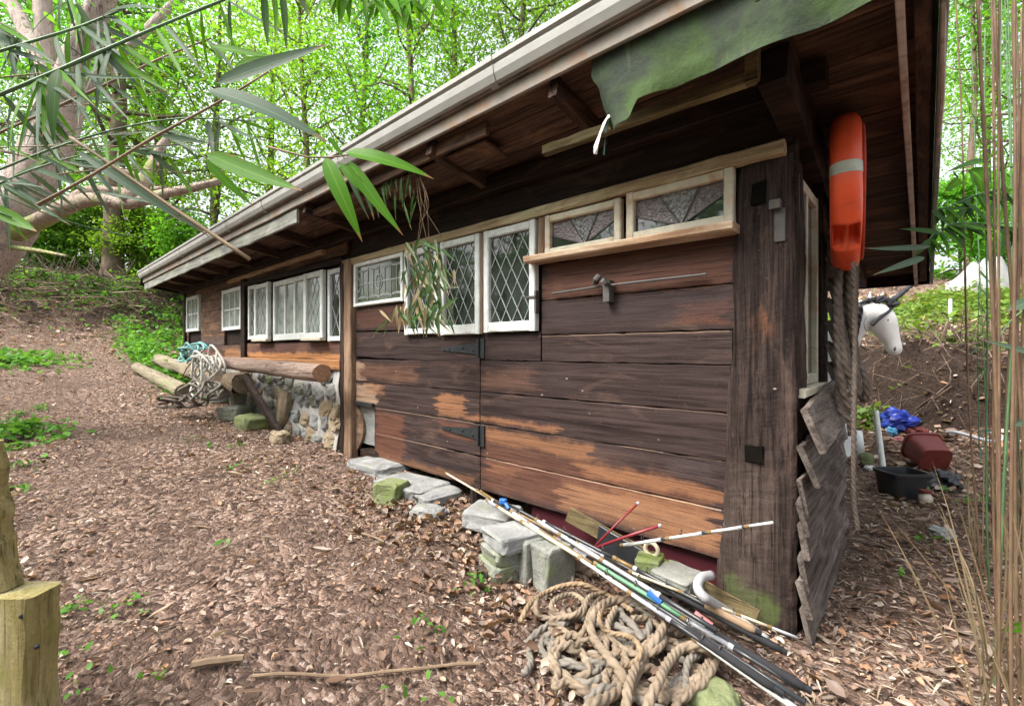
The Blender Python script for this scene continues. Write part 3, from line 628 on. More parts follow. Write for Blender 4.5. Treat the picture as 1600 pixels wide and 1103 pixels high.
# windows
def clip(x0, x1, z0, z1, x, z, dx, dz):
    t0, t1 = -9, 9
    for p, q, lo, hi in ((x, dx, x0, x1), (z, dz, z0, z1)):
        if abs(q) < 1e-9: continue
        a, b = (lo-p)/q, (hi-p)/q
        t0, t1 = max(t0, min(a, b)), min(t1, max(a, b))
    return (t0, t1) if t1-t0 > .02 else None
def window(x0, x1, z0, z1, fw=.045, style='diamond', fm='frame_white', gm='glass_dark', Y=FY-.016, dep=.05, bot=None, side_tilt=0., dw=.105, dh=.19):
    bot = bot or fw
    m = MB()
    m.bar((x0+fw/2, Y, z0), (x0+fw/2-side_tilt, Y, z1), (fw, 0, 0), (0, dep, 0), 8, .002, .006); m.bar((x1-fw/2, Y, z0), (x1-fw/2-side_tilt, Y, z1), (fw, 0, 0), (0, dep, 0), 8, .002, .006)
    m.bar((x0+fw, Y, z0+bot/2), (x1-fw, Y, z0+bot/2), (0, 0, bot), (0, dep-.004, 0), 6, .002, .006); m.bar((x0+fw-side_tilt, Y, z1-fw/2), (x1-fw-side_tilt, Y, z1-fw/2), (0, 0, fw), (0, dep-.004, 0), 6, .002, .006)
    fr = m.build('window', M[fm], shed)
    a, b, c, d = x0+fw-.006, x1-fw+.006, z0+bot-.006, z1-fw+.006
    Yp = Y+.008
    pm = MB()
    if style != 'fan':
        pm.add([(a, Yp, c), (b, Yp, c), (b-side_tilt, Yp, d), (a-side_tilt, Yp, d)], [(0, 1, 2, 3)]); pm.add([(a, Yp+.004, c), (b, Yp+.004, c), (b-side_tilt, Yp+.004, d), (a-side_tilt, Yp+.004, d)], [(3, 2, 1, 0)])
        pm.build('pane', M[gm], fr)
    lm = MB(); Yl = Yp-.004
    def ln(p, q, w_=.0055): lm.bar((p[0], Yl, p[1]), (q[0], Yl, q[1]), (Vector((p[1]-q[1], 0, q[0]-p[0])).normalized()*w_), (0, .006, 0), 1, 0, .002)
    if style == 'diamond':
        for sg in (1, -1):
            k = -12
            while k < 14:
                x = a+k*dw
                c_ = clip(a, b, c, d, x, c, dw, sg*dh) if sg > 0 else clip(a, b, c, d, x, c, dw, -dh)
                if c_: ln((x+dw*c_[0], c+sg*dh*c_[0]), (x+dw*c_[1], c+sg*dh*c_[1]))
                k += 1
        lm.build('leading', M['lead'], fr)
    elif style == 'bars':
        nb, mid = 2, True
        for k in range(1, 3): lm.bar((a+(b-a)*k/3, Yl, c), (a+(b-a)*k/3, Yl, d), (.022, 0, 0), (0, .02, 0), 2)
        lm.bar((a, Yl-.002, (c+d)/2), (b, Yl-.002, (c+d)/2), (0, 0, .024), (0, .02, 0), 2)
        lm.build('glazing_bar', M[fm], fr)
    elif style == 'mullions':
        for k in range(1, 3): lm.bar((a+(b-a)*k/3, Yl, c), (a+(b-a)*k/3, Yl, d), (.045, 0, 0), (0, .03, 0), 3)
        lm.build('glazing_bar', M[fm], fr)
    elif style == 'rosette':
        for k in range(1, 8): ln((a+(b-a)*k/8, c+.05), (a+(b-a)*k/8, d-.05), .006)
        ln((a, c+.05), (b, c+.05)); ln((a, d-.05), (b, d-.05)); ln((a+.04, (c+d)/2), (b-.04, (c+d)/2), .01)
        def arc(cx, cz, r, t0, t1, rz=None):
            n = 12; rz = rz or r
            for i in range(n):
                p, q = t0+(t1-t0)*i/n, t0+(t1-t0)*(i+1)/n
                ln((cx+r*math.cos(p), cz+rz*math.sin(p)), (cx+r*math.cos(q), cz+rz*math.sin(q)), .009)
        arc((a+b)/2, (c+d)/2, .055, 0, 6.283, .07); arc((a+b)/2, (c+d)/2, .025, 0, 6.283, .035)
        for q in (a+.03, b-.03): arc(q, (c+d)/2, .03, 0, 6.283, .07)
        for k in range(4): arc(a+(b-a)*(k+.5)/4, d-.03, (b-a)/8, math.pi, 2*math.pi, .035); arc(a+(b-a)*(k+.5)/4, c+.03, (b-a)/8, 0, math.pi, .035)
        lm.build('leading', M['lead'], fr)
    elif style == 'fan':
        ax = a+(b-a)*.54; bz = c+.012
        pts = [(a, bz), (a, c+(d-c)*.5), (a+(b-a)*.03, d), (a+(b-a)*.28, d), (a+(b-a)*.74, d), (b, d), (b, c+(d-c)*.62), (b, bz)]
        mats = [0, 1, 1, 2, 1, 1, 0]
        for k in range(7):
            pm.mi = mats[k]; p, q = pts[k], pts[k+1]
            pm.add([(ax, Yp, c), (p[0], Yp, max(p[1], c)), (q[0], Yp, q[1])], [(0, 1, 2)])
        pm.mi = 0; pm.add([(a, Yp+.004, c), (b, Yp+.004, c), (b, Yp+.004, d), (a, Yp+.004, d)], [(0, 1, 2, 3)])
        pm.build('pane', [M['glass_dark'], M['glass_plum'], M['glass_bubble']], fr)
        for k in (1, 3, 4, 6): ln((ax, c), pts[k], .007)
        lm.build('leading', M['steel'], fr)
    return fr
window(-4.245, -3.40, 1.745, 2.176, .035, 'rosette', gm='glass_green')
window(-3.375, -2.915, 1.445, 2.172, .05)
window(-2.885, -2.43, 1.43, 2.172, .05, bot=.075)
wf = window(-2.385, -1.90, 1.437, 2.172, .052, bot=.07)
m = MB(); m.box(-1.9, -1.885, FY-.045, FY-.01, 1.55, 1.70); m.bar((-1.99, FY-.048, 1.66), (-1.885, FY-.048, 1.66), (0, 0, .014), (0, .01, 0)); m.build('casement_catch', M['steel'], wf)
m = MB(); m.bar((-2.425, FY, 1.43), (-2.412, FY, 2.172), (.03, 0, 0), (0, .05, 0), 8); m.bar((-1.855, FY-.005, 1.92), (-1.85, FY-.005, 2.172), (.05, 0, 0), (0, .06, 0), 6); m.build('mullion_post', M['post_pale'], shed)
window(-1.82, -1.275, 1.918, 2.172, .042, 'fan', 'frame_cream')
window(-1.24, -.675, 1.918, 2.185, .045, 'fan', 'frame_cream')
window(-7.235, -6.92, 1.47, 2.235, .05, 'diamond', gm='glass_green')
window(-6.89, -6.39, 1.465, 2.215, .06, 'diamond', gm='glass_pale', Y=FY-.05, dw=.11, dh=.2)
window(-6.31, -5.345, 1.44, 2.20, .06, 'mullions', gm='glass_pale', bot=.08)
window(-5.315, -4.85, 1.45, 2.19, .06, 'diamond', gm='glass_pale', Y=FY-.05, dw=.11, dh=.2)
window(-4.80, -4.485, 1.41, 2.18, .05, 'diamond', gm='glass_dark', dw=.2, dh=.36)
window(-8.43, -7.545, 1.63, 2.275, .055, 'bars', gm='glass_pale')
window(-10.62, -9.765, 1.672, 2.335, .055, 'bars', gm='glass_pale')
m = MB(); m.bar((-6.9, FY-.07, 1.452), (-6.38, FY-.07, 1.448), (0, .07, 0), (0, 0, .03), 4); m.bar((-5.325, FY-.07, 1.437), (-4.84, FY-.07, 1.433), (0, .07, 0), (0, 0, .03), 4); m.build('window_sill', M['frame_cream'], shed)
# bar, latch
m = MB(); m.tube([(-1.76, FY-.035, 1.668), (-1.4, FY-.045, 1.68), (-.80, FY-.035, 1.684)], .0075, 8); br = m.build('hanging_bar', M['steel'], shed)
m = MB(); m.box(-1.375, -1.335, FY-.06, FY-.005, 1.585, 1.71); m.tube([(-1.43, FY-.05, 1.705), (-1.41, FY-.075, 1.72), (-1.40, FY-.06, 1.735)], .02, 8); m.tube([(-1.34, FY-.075, 1.705), (-1.36, FY-.075, 1.69)], .026, 8); m.build('bar_bracket', M['steel'], br)
# roof: boards, felt, rafters, gutter, fascia, verge
RX1, RX0 = -11.15, .045
m = MB(); ny_ = 17
for k in range(ny_):
    ya, yb = 1.76+(5.5-1.76)*k/ny_, 1.76+(5.5-1.76)*(k+1)/ny_-.006
    m.bar((RX1+.02, (ya+yb)/2, zu((ya+yb)/2)+.011), (RX0-.02, (ya+yb)/2, zu((ya+yb)/2)+.011), (0, yb-ya, -.176*(yb-ya)), (0, .004, .02), 20, .003, .003)
roof = m.build('roof_boards', M['soffit'], shed)
m = MB(); m.add([(x, y, zu(y)+dz) for x in (RX1, RX0) for y in (1.72, 5.53) for dz in (.028, .06)], [(0,1,3,2),(4,6,7,5),(0,4,5,1),(2,3,7,6),(0,2,6,4),(1,5,7,3)]); m.build('roof_felt', M['felt'], shed)
x = -.42
k = 0
while x > -11.0:
    m = MB(); y0 = 1.80; y1 = 5.45
    m.bar((x, y0, zu(y0)-.052), (x, y1, zu(y1)-.052), (.055, 0, 0), (0, .018, .10), 24, .003, .005)
    m.build('rafter', M['dark_wood_y'], shed); x -= .93+.06*math.sin(k*2.1); k += 1
m = MB(); m.bar((.0, 1.80, zu(1.8)-.045), (.0, 5.45, zu(5.45)-.045), (.05, 0, 0), (0, .016, .085), 16, .003); m.build('rafter', M['dark_wood_y'], shed)
prof = [(1.775,2.70),(1.735,2.69),(1.705,2.705),(1.688,2.74),(1.684,2.775),(1.690,2.79),(1.674,2.80),(1.674,2.826),(1.69,2.835),(1.70,2.83),(1.70,2.81),(1.703,2.76),(1.72,2.72),(1.745,2.705),(1.775,2.712)]
m = MB(); m.prism(prof, RX1-.02, RX0+.01, 24); gut = m.build('gutter', M['gutter'], shed)
m = MB()
for gxx in (-10.2, -8.1, -6.0, -4.9, -3.35, -1.7, -.4):
    m = MB(); m.prism([(a-.004 if a < 1.74 else a, b_-.003) for a, b_ in prof], gxx, gxx+.05, 1); m.build('gutter_bracket', M['gutter'], gut)
m = MB(); m.bar((-11.15, 1.765, 2.652), (RX0, 1.765, 2.652), (0, 0, .075), (0, .022, 0), 50, .005, .004); m.build('fascia_board', M['gutter_low'], shed)
m = MB(); m.bar((-11.15, 1.79, 2.545), (-4.26, 1.79, 2.545), (0, 0, .135), (0, .025, 0), 40, .014, .006); m.build('fascia_board', M['grey_fascia'], shed)
m = MB()
m.bar((-3.3, 2.02, 2.545), (-1.95, 2.02, 2.548), (0, 0, .02), (0, .2, -.03), 10, .004); m.bar((-3.1, 1.84, 2.575), (-1.85, 1.84, 2.575), (0, 0, .08), (0, .025, 0), 8, .006); m.bar((-4.2, 1.90, 2.56), (-3.3, 1.90, 2.555), (0, 0, .05), (0, .08, 0), 8, .006)
m.build('soffit_board', M['soffit'], shed)
m = MB(); m.bar((-1.56, 2.0, 2.41), (-.50, 2.0, 2.395), (0, 0, .05), (0, .045, 0), 20, .006); m.bar((-.50, 1.975, 2.36), (-.50, 1.975, 2.50), (.05, 0, 0), (0, .045, 0), 4); m.build('eave_batten', M['mossy_batten'], shed)
y0, y1 = 1.72, 5.52
m = MB(); m.bar((RX0+.012, y0, zu(y0)-.02), (RX0+.012, y1, zu(y1)-.02), (0, .028, .16), (.022, 0, 0), 30, .01, .004); m.build('verge_board', M['verge'], shed)
m = MB(); m.bar((RX0-.105, 1.80, zu(1.8)-.10), (RX0-.09, y1, zu(y1)-.075), (0, .01, .05), (.025, 0, 0), 30, .016, .004, .03); m.build('verge_batten', M['verge_pale'], shed)
m = MB(); m.tube(smooth_path([(.05, 1.80, 2.62), (.055, 2.3, 2.44), (.06, 2.6, 2.36), (.055, 3.5, 2.28), (.055, 5.4, 1.95)], .1), .008, 6); m.build('verge_cable', M['verge_pale'], shed)
m = MB(); m.bar((RX1, 5.525, zu(5.52)-.02), (RX0, 5.525, zu(5.52)-.02), (0, 0, .15), (0, .024, 0), 20, .006); m.bar((RX1-.012, y0, zu(y0)-.02), (RX1-.012, y1, zu(y1)-.02), (0, .028, .16), (.022, 0, 0), 20, .01); m.build('back_fascia', M['dark_wood'], shed)
for px_ in (-1.6, -4.6, -7.6, -10.6):
    m = MB(); m.bar((px_, 5.3, Gf(px_, 5.3)-.1), (px_, 5.3, zu(5.3)-.1), (.09, 0, 0), (0, .09, 0), 8, .006); m.build('rear_post', M['post_wood'], shed)
# end wall: window, clapboards with rough ends
m = MB(); m.box(X0-.065, X0-.045, FY+.26, BY-.005, .1, zu(BY)-.0); m.box(X0-.05, X0-.02, FY+.26, BY-.4, zu(BY)+.001, zu(BY)+.05); m.build('end_lining', M['dark_wood_y'], shed)
m = MB()
def frame_y(y0, y1, z0, z1, X, fw=.05):
    m.bar((X, y0, z0), (X, y0, z1), (0, fw, 0), (.05, 0, 0), 8, .002); m.bar((X, y1, z0), (X, y1, z1), (0, fw, 0), (.05, 0, 0), 8, .002)
    m.bar((X, y0, z0+fw/2), (X, y1, z0+fw/2), (0, 0, fw), (.044, 0, 0), 3); m.bar((X, y0, z1-fw/2), (X, y1, z1-fw/2), (0, 0, fw), (.044, 0, 0), 3)
frame_y(2.50, 3.04, 1.13, 2.15, X0-.028, .05); m.bar((X0-.028, 2.76, 1.13), (X0-.028, 2.76, 2.15), (0, .035, 0), (.04, 0, 0), 4)
ew = m.build('window', M['frame_cream'], shed)
m = MB(); m.box(X0-.034, X0-.030, 2.52, 3.02, 1.17, 2.1); m.build('pane', M['glass_dark'], ew)
m = MB(); m.bar((X0-.01, 2.44, 1.105), (X0-.01, 3.1, 1.105), (0, 0, .04), (.09, 0, 0), 6, .006); m.build('window_sill', M['frame_cream'], shed)
m = MB()
def clap(ya, yb, z, h=.155, out=.035, drop=0.):
    out *= random.uniform(.75, 1.25); m.bar((X0+.03+out*.5, ya, z), (X0+.02+out*.5, yb, z+drop), (-out, random.uniform(-.012, .012), h*random.uniform(.93, 1.1)), (random.uniform(.018, .028), 0, .006), 20, .014, .005, .02)
for k, z in enumerate((.10, .215, .33, .445, .56, .675)):
    clap(2.27+.13*random.random(), BY+.01, z+random.uniform(-.02, .02), .155, .034)
clap(2.32, 3.1, .80, .16, .06, .02); clap(3.12, BY+.01, .80, .155, .034)
for k, z in enumerate((.92, 1.04, 1.16, 1.28, 1.40, 1.52, 1.64, 1.76, 1.88, 2.0)):
    if z < 1.7 or True: clap(3.09+.02*random.random(), BY+.01, z, .15, .045)
m.build('clapboards', M['grey_wood'], shed)
m = MB(); m.bar((X0+.085, 2.30, .96), (X0+.10, 3.15, 1.06), (-.07, -.02, .19), (.026, 0, .01), 14, .006, .005); m.build('loose_board', M['grey_wood'], shed)
m = MB(); m.bar((X0-.02, 2.42, 1.1), (X0-.02, 2.42, 2.3), (0, .06, 0), (.06, 0, 0), 6, .004); m.bar((X0-.01, 3.07, .3), (X0-.01, 3.07, 2.3), (0, .05, 0), (.05, 0, 0), 6, .004)
m.bar((X0+.0, 2.0, 2.42), (X0+.0, 2.9, 2.27), (.10, 0, 0), (0, .05, .16), 4, .006)
m.build('end_stud', M['dark_wood'], shed)

# mossy sheet hanging from the eave
def sheet():
    m = MB(); nu, nv = 60, 14; vs_ = []
    x0, x1 = at_wall(922, 100, 1.8).x, .03
    for i in range(nu+1):
        t = i/nu; x = x0+(x1-x0)*t
        q = (x-x0)
        zb = 2.305+.0*q+.07*sst(.16, .22, q)+.008*math.sin(q*7)*sst(.2, .5, q)+.02*q
        if q < .03: zb += .03
        for j in range(nv+1):
            s_ = j/nv; zt = 2.655
            z = zt+(zb-zt)*s_
            y = 1.785+.03*s_+.014*math.sin(q*13+s_*2)*s_+.022*math.exp(-((q-.28-.1*s_)/.06)**2)*s_+.015*mnoise.noise((x*6, s_*3, 1))*s_+.07*s_*s_*sst(.1, .0, q)
            xx = x+(.03*mnoise.noise((s_*5, 2, 3)) if i == 0 else 0)+.06*s_*(1-t)**6
            vs_.append((xx, y, z))
    fs_ = [(i*(nv+1)+j, (i+1)*(nv+1)+j, (i+1)*(nv+1)+j+1, i*(nv+1)+j+1) for i in range(nu) for j in range(nv)]
    b = len(vs_); vs2 = vs_+[(x, y+.004, z) for x, y, z in vs_]; f2 = fs_+[tuple(reversed([k+b for k in f])) for f in fs_]
    m.add(vs2, f2); return m.build('roofing_sheet', M['tarp'], None, True)
sh = tag(centred(sheet()), 'green mossy sheet of torn roofing felt drooping from under the gutter', 'felt sheet')
def strip(pts, wid, name, mat):
    m = MB(); vs_ = []
    for k, p in enumerate(pts):
        p = Vector(p); w_ = wid*(1-.35*k/len(pts)) if k < len(pts)-1 else wid*.2
        vs_ += [p+Vector((-w_/2, .01*math.sin(k), 0)), p+Vector((w_/2, -.01*math.sin(k), 0))]
    n = len(pts); vs_ += [v+Vector((0, .003, 0)) for v in vs_]
    m.add(vs_, [(2*k, 2*k+1, 2*k+3, 2*k+2) for k in range(n-1)]+[(2*n+2*k+2, 2*n+2*k+3, 2*n+2*k+1, 2*n+2*k) for k in range(n-1)]); return m.build(name, mat, sh)
strip([at_wall(x, y, 1.86) for x, y in ((955, 178), (945, 190), (937, 210), (931, 228), (930, 241))], .034, 'torn_strip', M['paper_white'])
strip([at_wall(x, y, 1.87) for x, y in ((949, 188), (946, 210), (943, 242))], .012, 'torn_strip', M['rope_teal'])
# ------------------------------------------------------------------ stone footing, stones, logs
def stonewall():
    m = MB(); nxx, nzz = 60, 24
    # mortar face with lumps
    vs_ = []
    for i in range(nxx+1):
        for j in range(nzz+1):
            x = -10.8+6.31*i/nxx; zt = 1.10; zb = Gf(x, 2.3)-.15; z = zb+(zt-zb)*j/nzz
            y = 2.335+.05*mnoise.noise((x*3, z*3, 2))-.05*(1-j/nzz)
            vs_.append((x, y, z))
    fs_ = [(i*(nzz+1)+j, (i+1)*(nzz+1)+j, (i+1)*(nzz+1)+j+1, i*(nzz+1)+j+1) for i in range(nxx) for j in range(nzz)]
    m.add(vs_, fs_)
    vs2 = [(x, 2.45, z) for (x, y, z) in vs_]; m.add(vs2, [tuple(reversed(f)) for f in fs_])
    root = thing('stone_footing', 'rubble stone footing with pale mortar under the middle windows of the shed', 'stone wall', (-6, 2.35, .4))
    m.build('mortar', M['mortar'], root, True)
    sets = []
    rr = random.Random(5)
    for row in range(5):
        x = -7.6+rr.random()*.1
        while x < -4.5:
            w_ = rr.uniform(.12, .30); h = rr.uniform(.12, .22)
            z0 = Gf(x, 2.3); z = z0+(.05+row*.165)+rr.uniform(-.04, .04)
            if z+h/2 < 1.09 and x+w_ < -4.40:
                k = rr.choice(['stone', 'stone', 'tan_stone', 'stone_green', 'stone'])
                sets.append((MB(), k)); sets[-1][0].stone((x+w_/2, 2.35-.05*(1-z), z), (w_*.86, .13, h*.86), pw=.62, seed=rr.random()*99, amp=.35, tilt=(rr.uniform(-.2, .2), rr.uniform(-.5, .5)), nu=14, nv=10)
            x += w_*1.08
    sets.append((MB(), 'tan_stone')); sets[-1][0].stone(at_wall(445, 635, 2.27), (.22, .14, .44), pw=.5, seed=11, amp=.2, tilt=(0, .35))
    for mb, k in sets: mb.build('stone', M[k], root, False)
stonewall()
def block(label, c, size, rz, mat='stone', pw=.22, seed=0, amp=.13, tilt=(0, 0), name='stone_block', cat='stone block', group=None):
    m = MB(); m.stone(c, size, rz, pw, seed, amp, 28, 20, tilt); o = m.build(name, M[mat], None, False)
    o = tag(centred(o), label, cat, group); return o
g = Gf
GS = 'loose stones and blocks along the foot of the shed'
def bat(label, px, py, size, rz, lift=None, **k):
    p = at_ground(px, py); return block(label, (p.x, p.y, p.z+(size[2]/2-.02 if lift is None else lift)), size, rz, **k)
bat('long flat grey slab under the left end of the hatch, furthest of the slab row', 640, 772, (.62, .34, .13), .05, seed=1, group=GS)
block('pale grey slab lying behind the green block under the hatch edge', (-3.72, 2.30, .24), (.55, .36, .11), .12, seed=2, group=GS)
block('thick grey slab with a clean front edge beside the stump under the hatch', (-2.86, 2.18, .18), (.50, .34, .16), -.08, seed=3, group=GS)
block('square green mossy block in front of the grey slabs', at_ground(612, 783)+Vector((0, 0, .07)), (.22, .2, .17), .35, 'moss_stone', seed=4, group=GS)
block('low grey stone half sunk in leaves beneath the thick slab', at_ground(668, 805)+Vector((0, 0, .02)), (.26, .2, .1), .2, 'stone', .7, seed=5, amp=.2, group=GS)
GB = 'concrete blocks stacked under the fishing rods'
block('dark grey slab behind the stack of ribbed blocks, right of the stump', (-2.12, 2.16, .20), (.34, .3, .12), .3, 'stone', seed=6, group=GB)
# stacked ribbed bricks
c0 = at_ground(785, 903)
block('bottom brick of the ribbed stack beside the ropes', c0+Vector((-.03, .05, .045)), (.22, .24, .09), -.35, 'stone_green', .17, 7, .11, group=GB)
block('second brick up in the ribbed stack beside the ropes', c0+Vector((-.02, .06, .125)), (.21, .24, .075), -.30, 'stone_green', .17, 8, .11, group=GB)
block('top brick of the ribbed stack beside the ropes', c0+Vector((.0, .08, .205)), (.25, .27, .085), -.33, 'stone', .17, 9, .11, group=GB)
c1 = at_ground(842, 912)
block('upright pale grey block with green face, left of an upright pair', c1+Vector((-.065, .04, .11)), (.125, .2, .24), -.25, 'stone_green', .17, 10, .11, group=GB)
block('upright pale grey block with green face, right of an upright pair', c1+Vector((.075, .03, .11)), (.14, .2, .24), -.22, 'stone_green', .17, 11, .11, group=GB)
block('rusty brown stone between the upright blocks and the ropes', at_ground(905, 905)+Vector((0, .1, .05)), (.14, .14, .13), 0, 'brown_stone', .6, 12, .2, group=GB)
block('small mossy green block beside the ring under the hatch', at_wall(1015, 885, 2.25), (.13, .13, .12), .2, 'moss_stone', .2, 13, group=GB)
block('flat grey stone with green top under the hatch corner', at_wall(1058, 905, 2.22), (.20, .2, .09), -.1, 'stone_green', .3, 14, group=GB)
block('bright green mossy stone at the bottom edge below the ropes', at_ground(1110, 1100)+Vector((0, 0, .0)), (.2, .18, .13), .4, 'moss_stone', .6, 15, .15, group=GB)
m = MB(); c = at_wall(1018, 858, 2.27)
m.tube([(c.x+.035*math.cos(a), c.y, c.z+.035*math.sin(a)) for a in np.linspace(0, 6.2832, 21)], .011, 8, False); tag(centred(m.build('iron_ring', M['rod_cream'])), 'pale ring standing behind the small mossy block under the hatch', 'ring')
# stones below the log pile
GL = 'stones beneath the log pile'
for k, (lb, px, py, s, mt) in enumerate([
    ('mossy concrete block on the ground left of the leaning plank', 385, 668, (.42, .28, .17), 'moss_stone'), ('grey concrete block behind the mossy block beside the leaning plank', 362, 655, (.36, .3, .2), 'stone_green'),
    ('grey boulder under the rotten log', 345, 628, (.42, .35, .3), 'stone'), ('round grey stone between the rope heap and the leaning plank', 372, 640, (.3, .3, .3), 'stone_green'),
    ('small pale stone behind the rope heap', 262, 588, (.5, .35, .3), 'stone'), ('dark stone right of the rotten log end', 398, 628, (.4, .3, .34), 'stone_green'), ('brown boulder at the far end of the log pile', 282, 560, (.5, .4, .3), 'brown_stone')]):
    p = at_wall(px, py, {262: 2.1, 282: 2.6}.get(px, 0)) if px in (262, 282) else at_ground(px, py); block(lb, p+Vector((0, .05, s[2]*.35)) if px not in (262, 282) else p, s, .4*k, mt, .5 if k > 1 else .3, 20+k, .15, group=GL)
for k, (px, py, s, lb) in enumerate([(428, 693, .16, 'small tan stone at the foot of the stone footing near the leaning plank'), (490, 688, .2, 'tan stone at the foot of the stone footing, midway to the pale post'), (520, 700, .18, 'tan stone at the foot of the stone footing beside the pale post')]):
    block(lb, at_ground(px, py)+Vector((0, .06, .05)), (s*1.5, s, s), .3*k, 'tan_stone', .55, 40+k, .2, group='tan stones at the foot of the footing')
def log(label, p0, p1, r0, r1, mat, lump=.12, group='logs piled by the stone footing', ends=True, bend=0.):
    p0 = Vector(p0); p1 = Vector(p1); n = 14
    pts = [p0.lerp(p1, i/n)+Vector((0, 0, bend*math.sin(math.pi*i/n)))+Vector((mnoise.noise((i*.5, r0*50, 1)), mnoise.noise((i*.5, 5, r0*50)), 0))*.012 for i in range(n+1)]
    base = (p0+p1)/2; root = thing('log', label, 'log', (base.x, base.y, min(p0.z, p1.z)-r0), group)
    m = MB(); m.tube(pts, [r0+(r1-r0)*i/n for i in range(n+1)], 20, False, lump); m.build('log_bark', M[mat], root, True)
    for e, q, rr in ((pts[0], pts[1], r0), (pts[-1], pts[-2], r1)):
        m = MB(); d = (e-q).normalized(); m.tube([e-d*.01, e+d*.004], [rr*.985, rr*.95], 20, True); m.build('cut_end', M['log_end'] if ends else M[mat], root)
    return root
log('barkless pinkish log lying level in front of the window wall, top of the pile', at_wall(338, 565, 2.1), at_wall(503, 583, 1.98), .085, .088, 'log')
log('pale mossy log pointing out over the path, lowest of the pile', at_ground(214, 574, .10), at_ground(286, 612, .10), .085, .115, 'log_moss', ends=False)
log('weathered broken log behind the teal rope', at_ground(248, 562, .22), at_wall(330, 590, 2.05), .10, .12, 'log_moss', .3, ends=False)
log('rotten brown log with ragged surface under the rope heap', at_wall(305, 588, 2.1), at_wall(380, 600, 1.9), .11, .12, 'log_rot', .5, ends=False)
m = MB(); a = at_wall(383, 592, 1.9); b = at_ground(446, 690); m.bar(a, b, Vector((.16, -.05, .07)), Vector((.02, .05, .02)), 20, .02, .008, .02)
tag(centred(m.build('leaning_plank', M['post_wood'])), 'brown plank leaning down from the logs against the stone footing', 'plank')

# ------------------------------------------------------------------ ropes
def rope(label, pts, r, mat, group, laid=True, name='rope'):
    m = MB()
    if laid: m.rope(pts, r)
    else: m.tube(smooth_path(pts, r*2), r, 7)
    return tag(centred(m.build(name, M[mat], None, True)), label, 'rope', group)
GH = 'old ropes heaped on the ground by the rods'
def hz(zx, zy, h): 
    p = at_ground(780+zx/3.077, 870+zy/3.077); return at_ground(780+zx/3.077, 870+zy/3.077, h)
def heap(pts, base): return [hz(x, y, base*.72+.02*math.sin(i*1.9)+(.0 if len(q) == 0 else q[0])) for i, (x, y, *q) in enumerate(pts)]
rope('thickest pale hemp rope arching over the front of the rope heap', heap([(830,330),(760,270),(640,212),(540,215),(465,265),(440,350),(470,420),(530,500),(590,570),(590,640),(510,680),(440,720),(380,790)], .14), .0185, 'rope_tan', GH)
rope('thick pale hemp rope running straight down the middle of the rope heap', heap([(800,320),(760,390),(700,470),(650,550),(620,640),(610,740),(600,820)], .13), .018, 'rope_tan', GH)
rope('thick pale hemp rope doubling back at the right side of the rope heap', heap([(1010,450),(930,430),(860,460),(800,530),(760,620),(720,700),(700,790)], .15), .018, 'rope_tan', GH)
rope('thick grey hemp rope coiled in the centre of the rope heap', heap([(690,400),(640,330),(590,280),(590,240),(660,235),(720,290),(700,390),(620,360),(560,330)], .09), .0165, 'rope_grey', GH)
rope('thin brown cord looping over the upper left of the rope heap', heap([(100,320),(140,240),(210,180),(300,145),(400,135),(480,170),(540,200),(640,260)], .10), .012, 'rope_brown', GH)
rope('thin tan cord coiled in small loops at the left of the rope heap', heap([(180,210),(175,260),(210,300),(300,300),(370,275),(410,225),(350,185),(270,205),(250,255),(300,290),(390,280),(430,200),(480,190),(440,260),(410,350),(370,390),(300,350),(240,310)], .10), .0125, 'rope_tan', GH)
rope('thin brown cord with a big open loop in front of the grey coil', heap([(500,230),(480,300),(520,360),(600,385),(650,400),(680,460),(640,520),(560,540)], .15), .011, 'rope_brown', GH)
rope('grey rope trailing down the left edge of the rope heap', heap([(250,320),(180,370),(140,430),(150,520),(120,560)], .05), .015, 'rope_grey', GH)
rope('grey rope sagging in a low loop at the lower left of the rope heap', heap([(265,390),(250,460),(270,550),(340,600),(430,620),(520,570),(600,540)], .06), .0155, 'rope_grey', GH)
rope('tan rope crossing under the thick loops near the heap middle', heap([(250,350),(320,430),(400,470),(480,490),(560,470),(650,440),(740,430)], .06), .0165, 'rope_tan', GH)
rope('short grey rope end hanging down at the right of the rope heap', heap([(960,470),(910,500),(895,580),(890,680)], .10), .014, 'rope_grey', GH)
rope('thin brown cord lost in the leaves at the right of the rope heap', heap([(850,390),(930,400),(1000,440),(1040,520),(960,560),(900,540)], .05), .012, 'rope_brown', GH)
rope('tan rope at the bottom of the pile peeping out of the rope heap', heap([(340,380),(430,530),(380,590),(460,600),(560,580),(700,620),(830,600),(930,560)], .02), .017, 'rope_tan', GH)
rope('thick tan rope curving round the bottom left of the rope heap', heap([(330,600),(400,640),(480,660),(570,620),(640,560),(720,540),(800,600),(790,700)], .07), .0175, 'rope_tan', GH)
rope('thick tan rope lying along the right side of the rope heap under the rods', heap([(840,380),(900,360),(980,400),(1040,470),(1010,560),(930,600),(860,650),(850,740)], .08), .0165, 'rope_tan', GH)
rope('thick grey tan rope leaving the bottom edge of the photo from the rope heap', heap([(420,700),(500,640),(600,650),(680,690),(760,740),(860,760)], .10), .017, 'rope_grey', GH)
rope('medium tan rope looping through the middle of the rope heap', heap([(560,250),(520,330),(560,420),(660,470),(760,450),(790,380),(730,310),(640,300)], .11), .014, 'rope_tan', GH)
rr = random.Random(3)
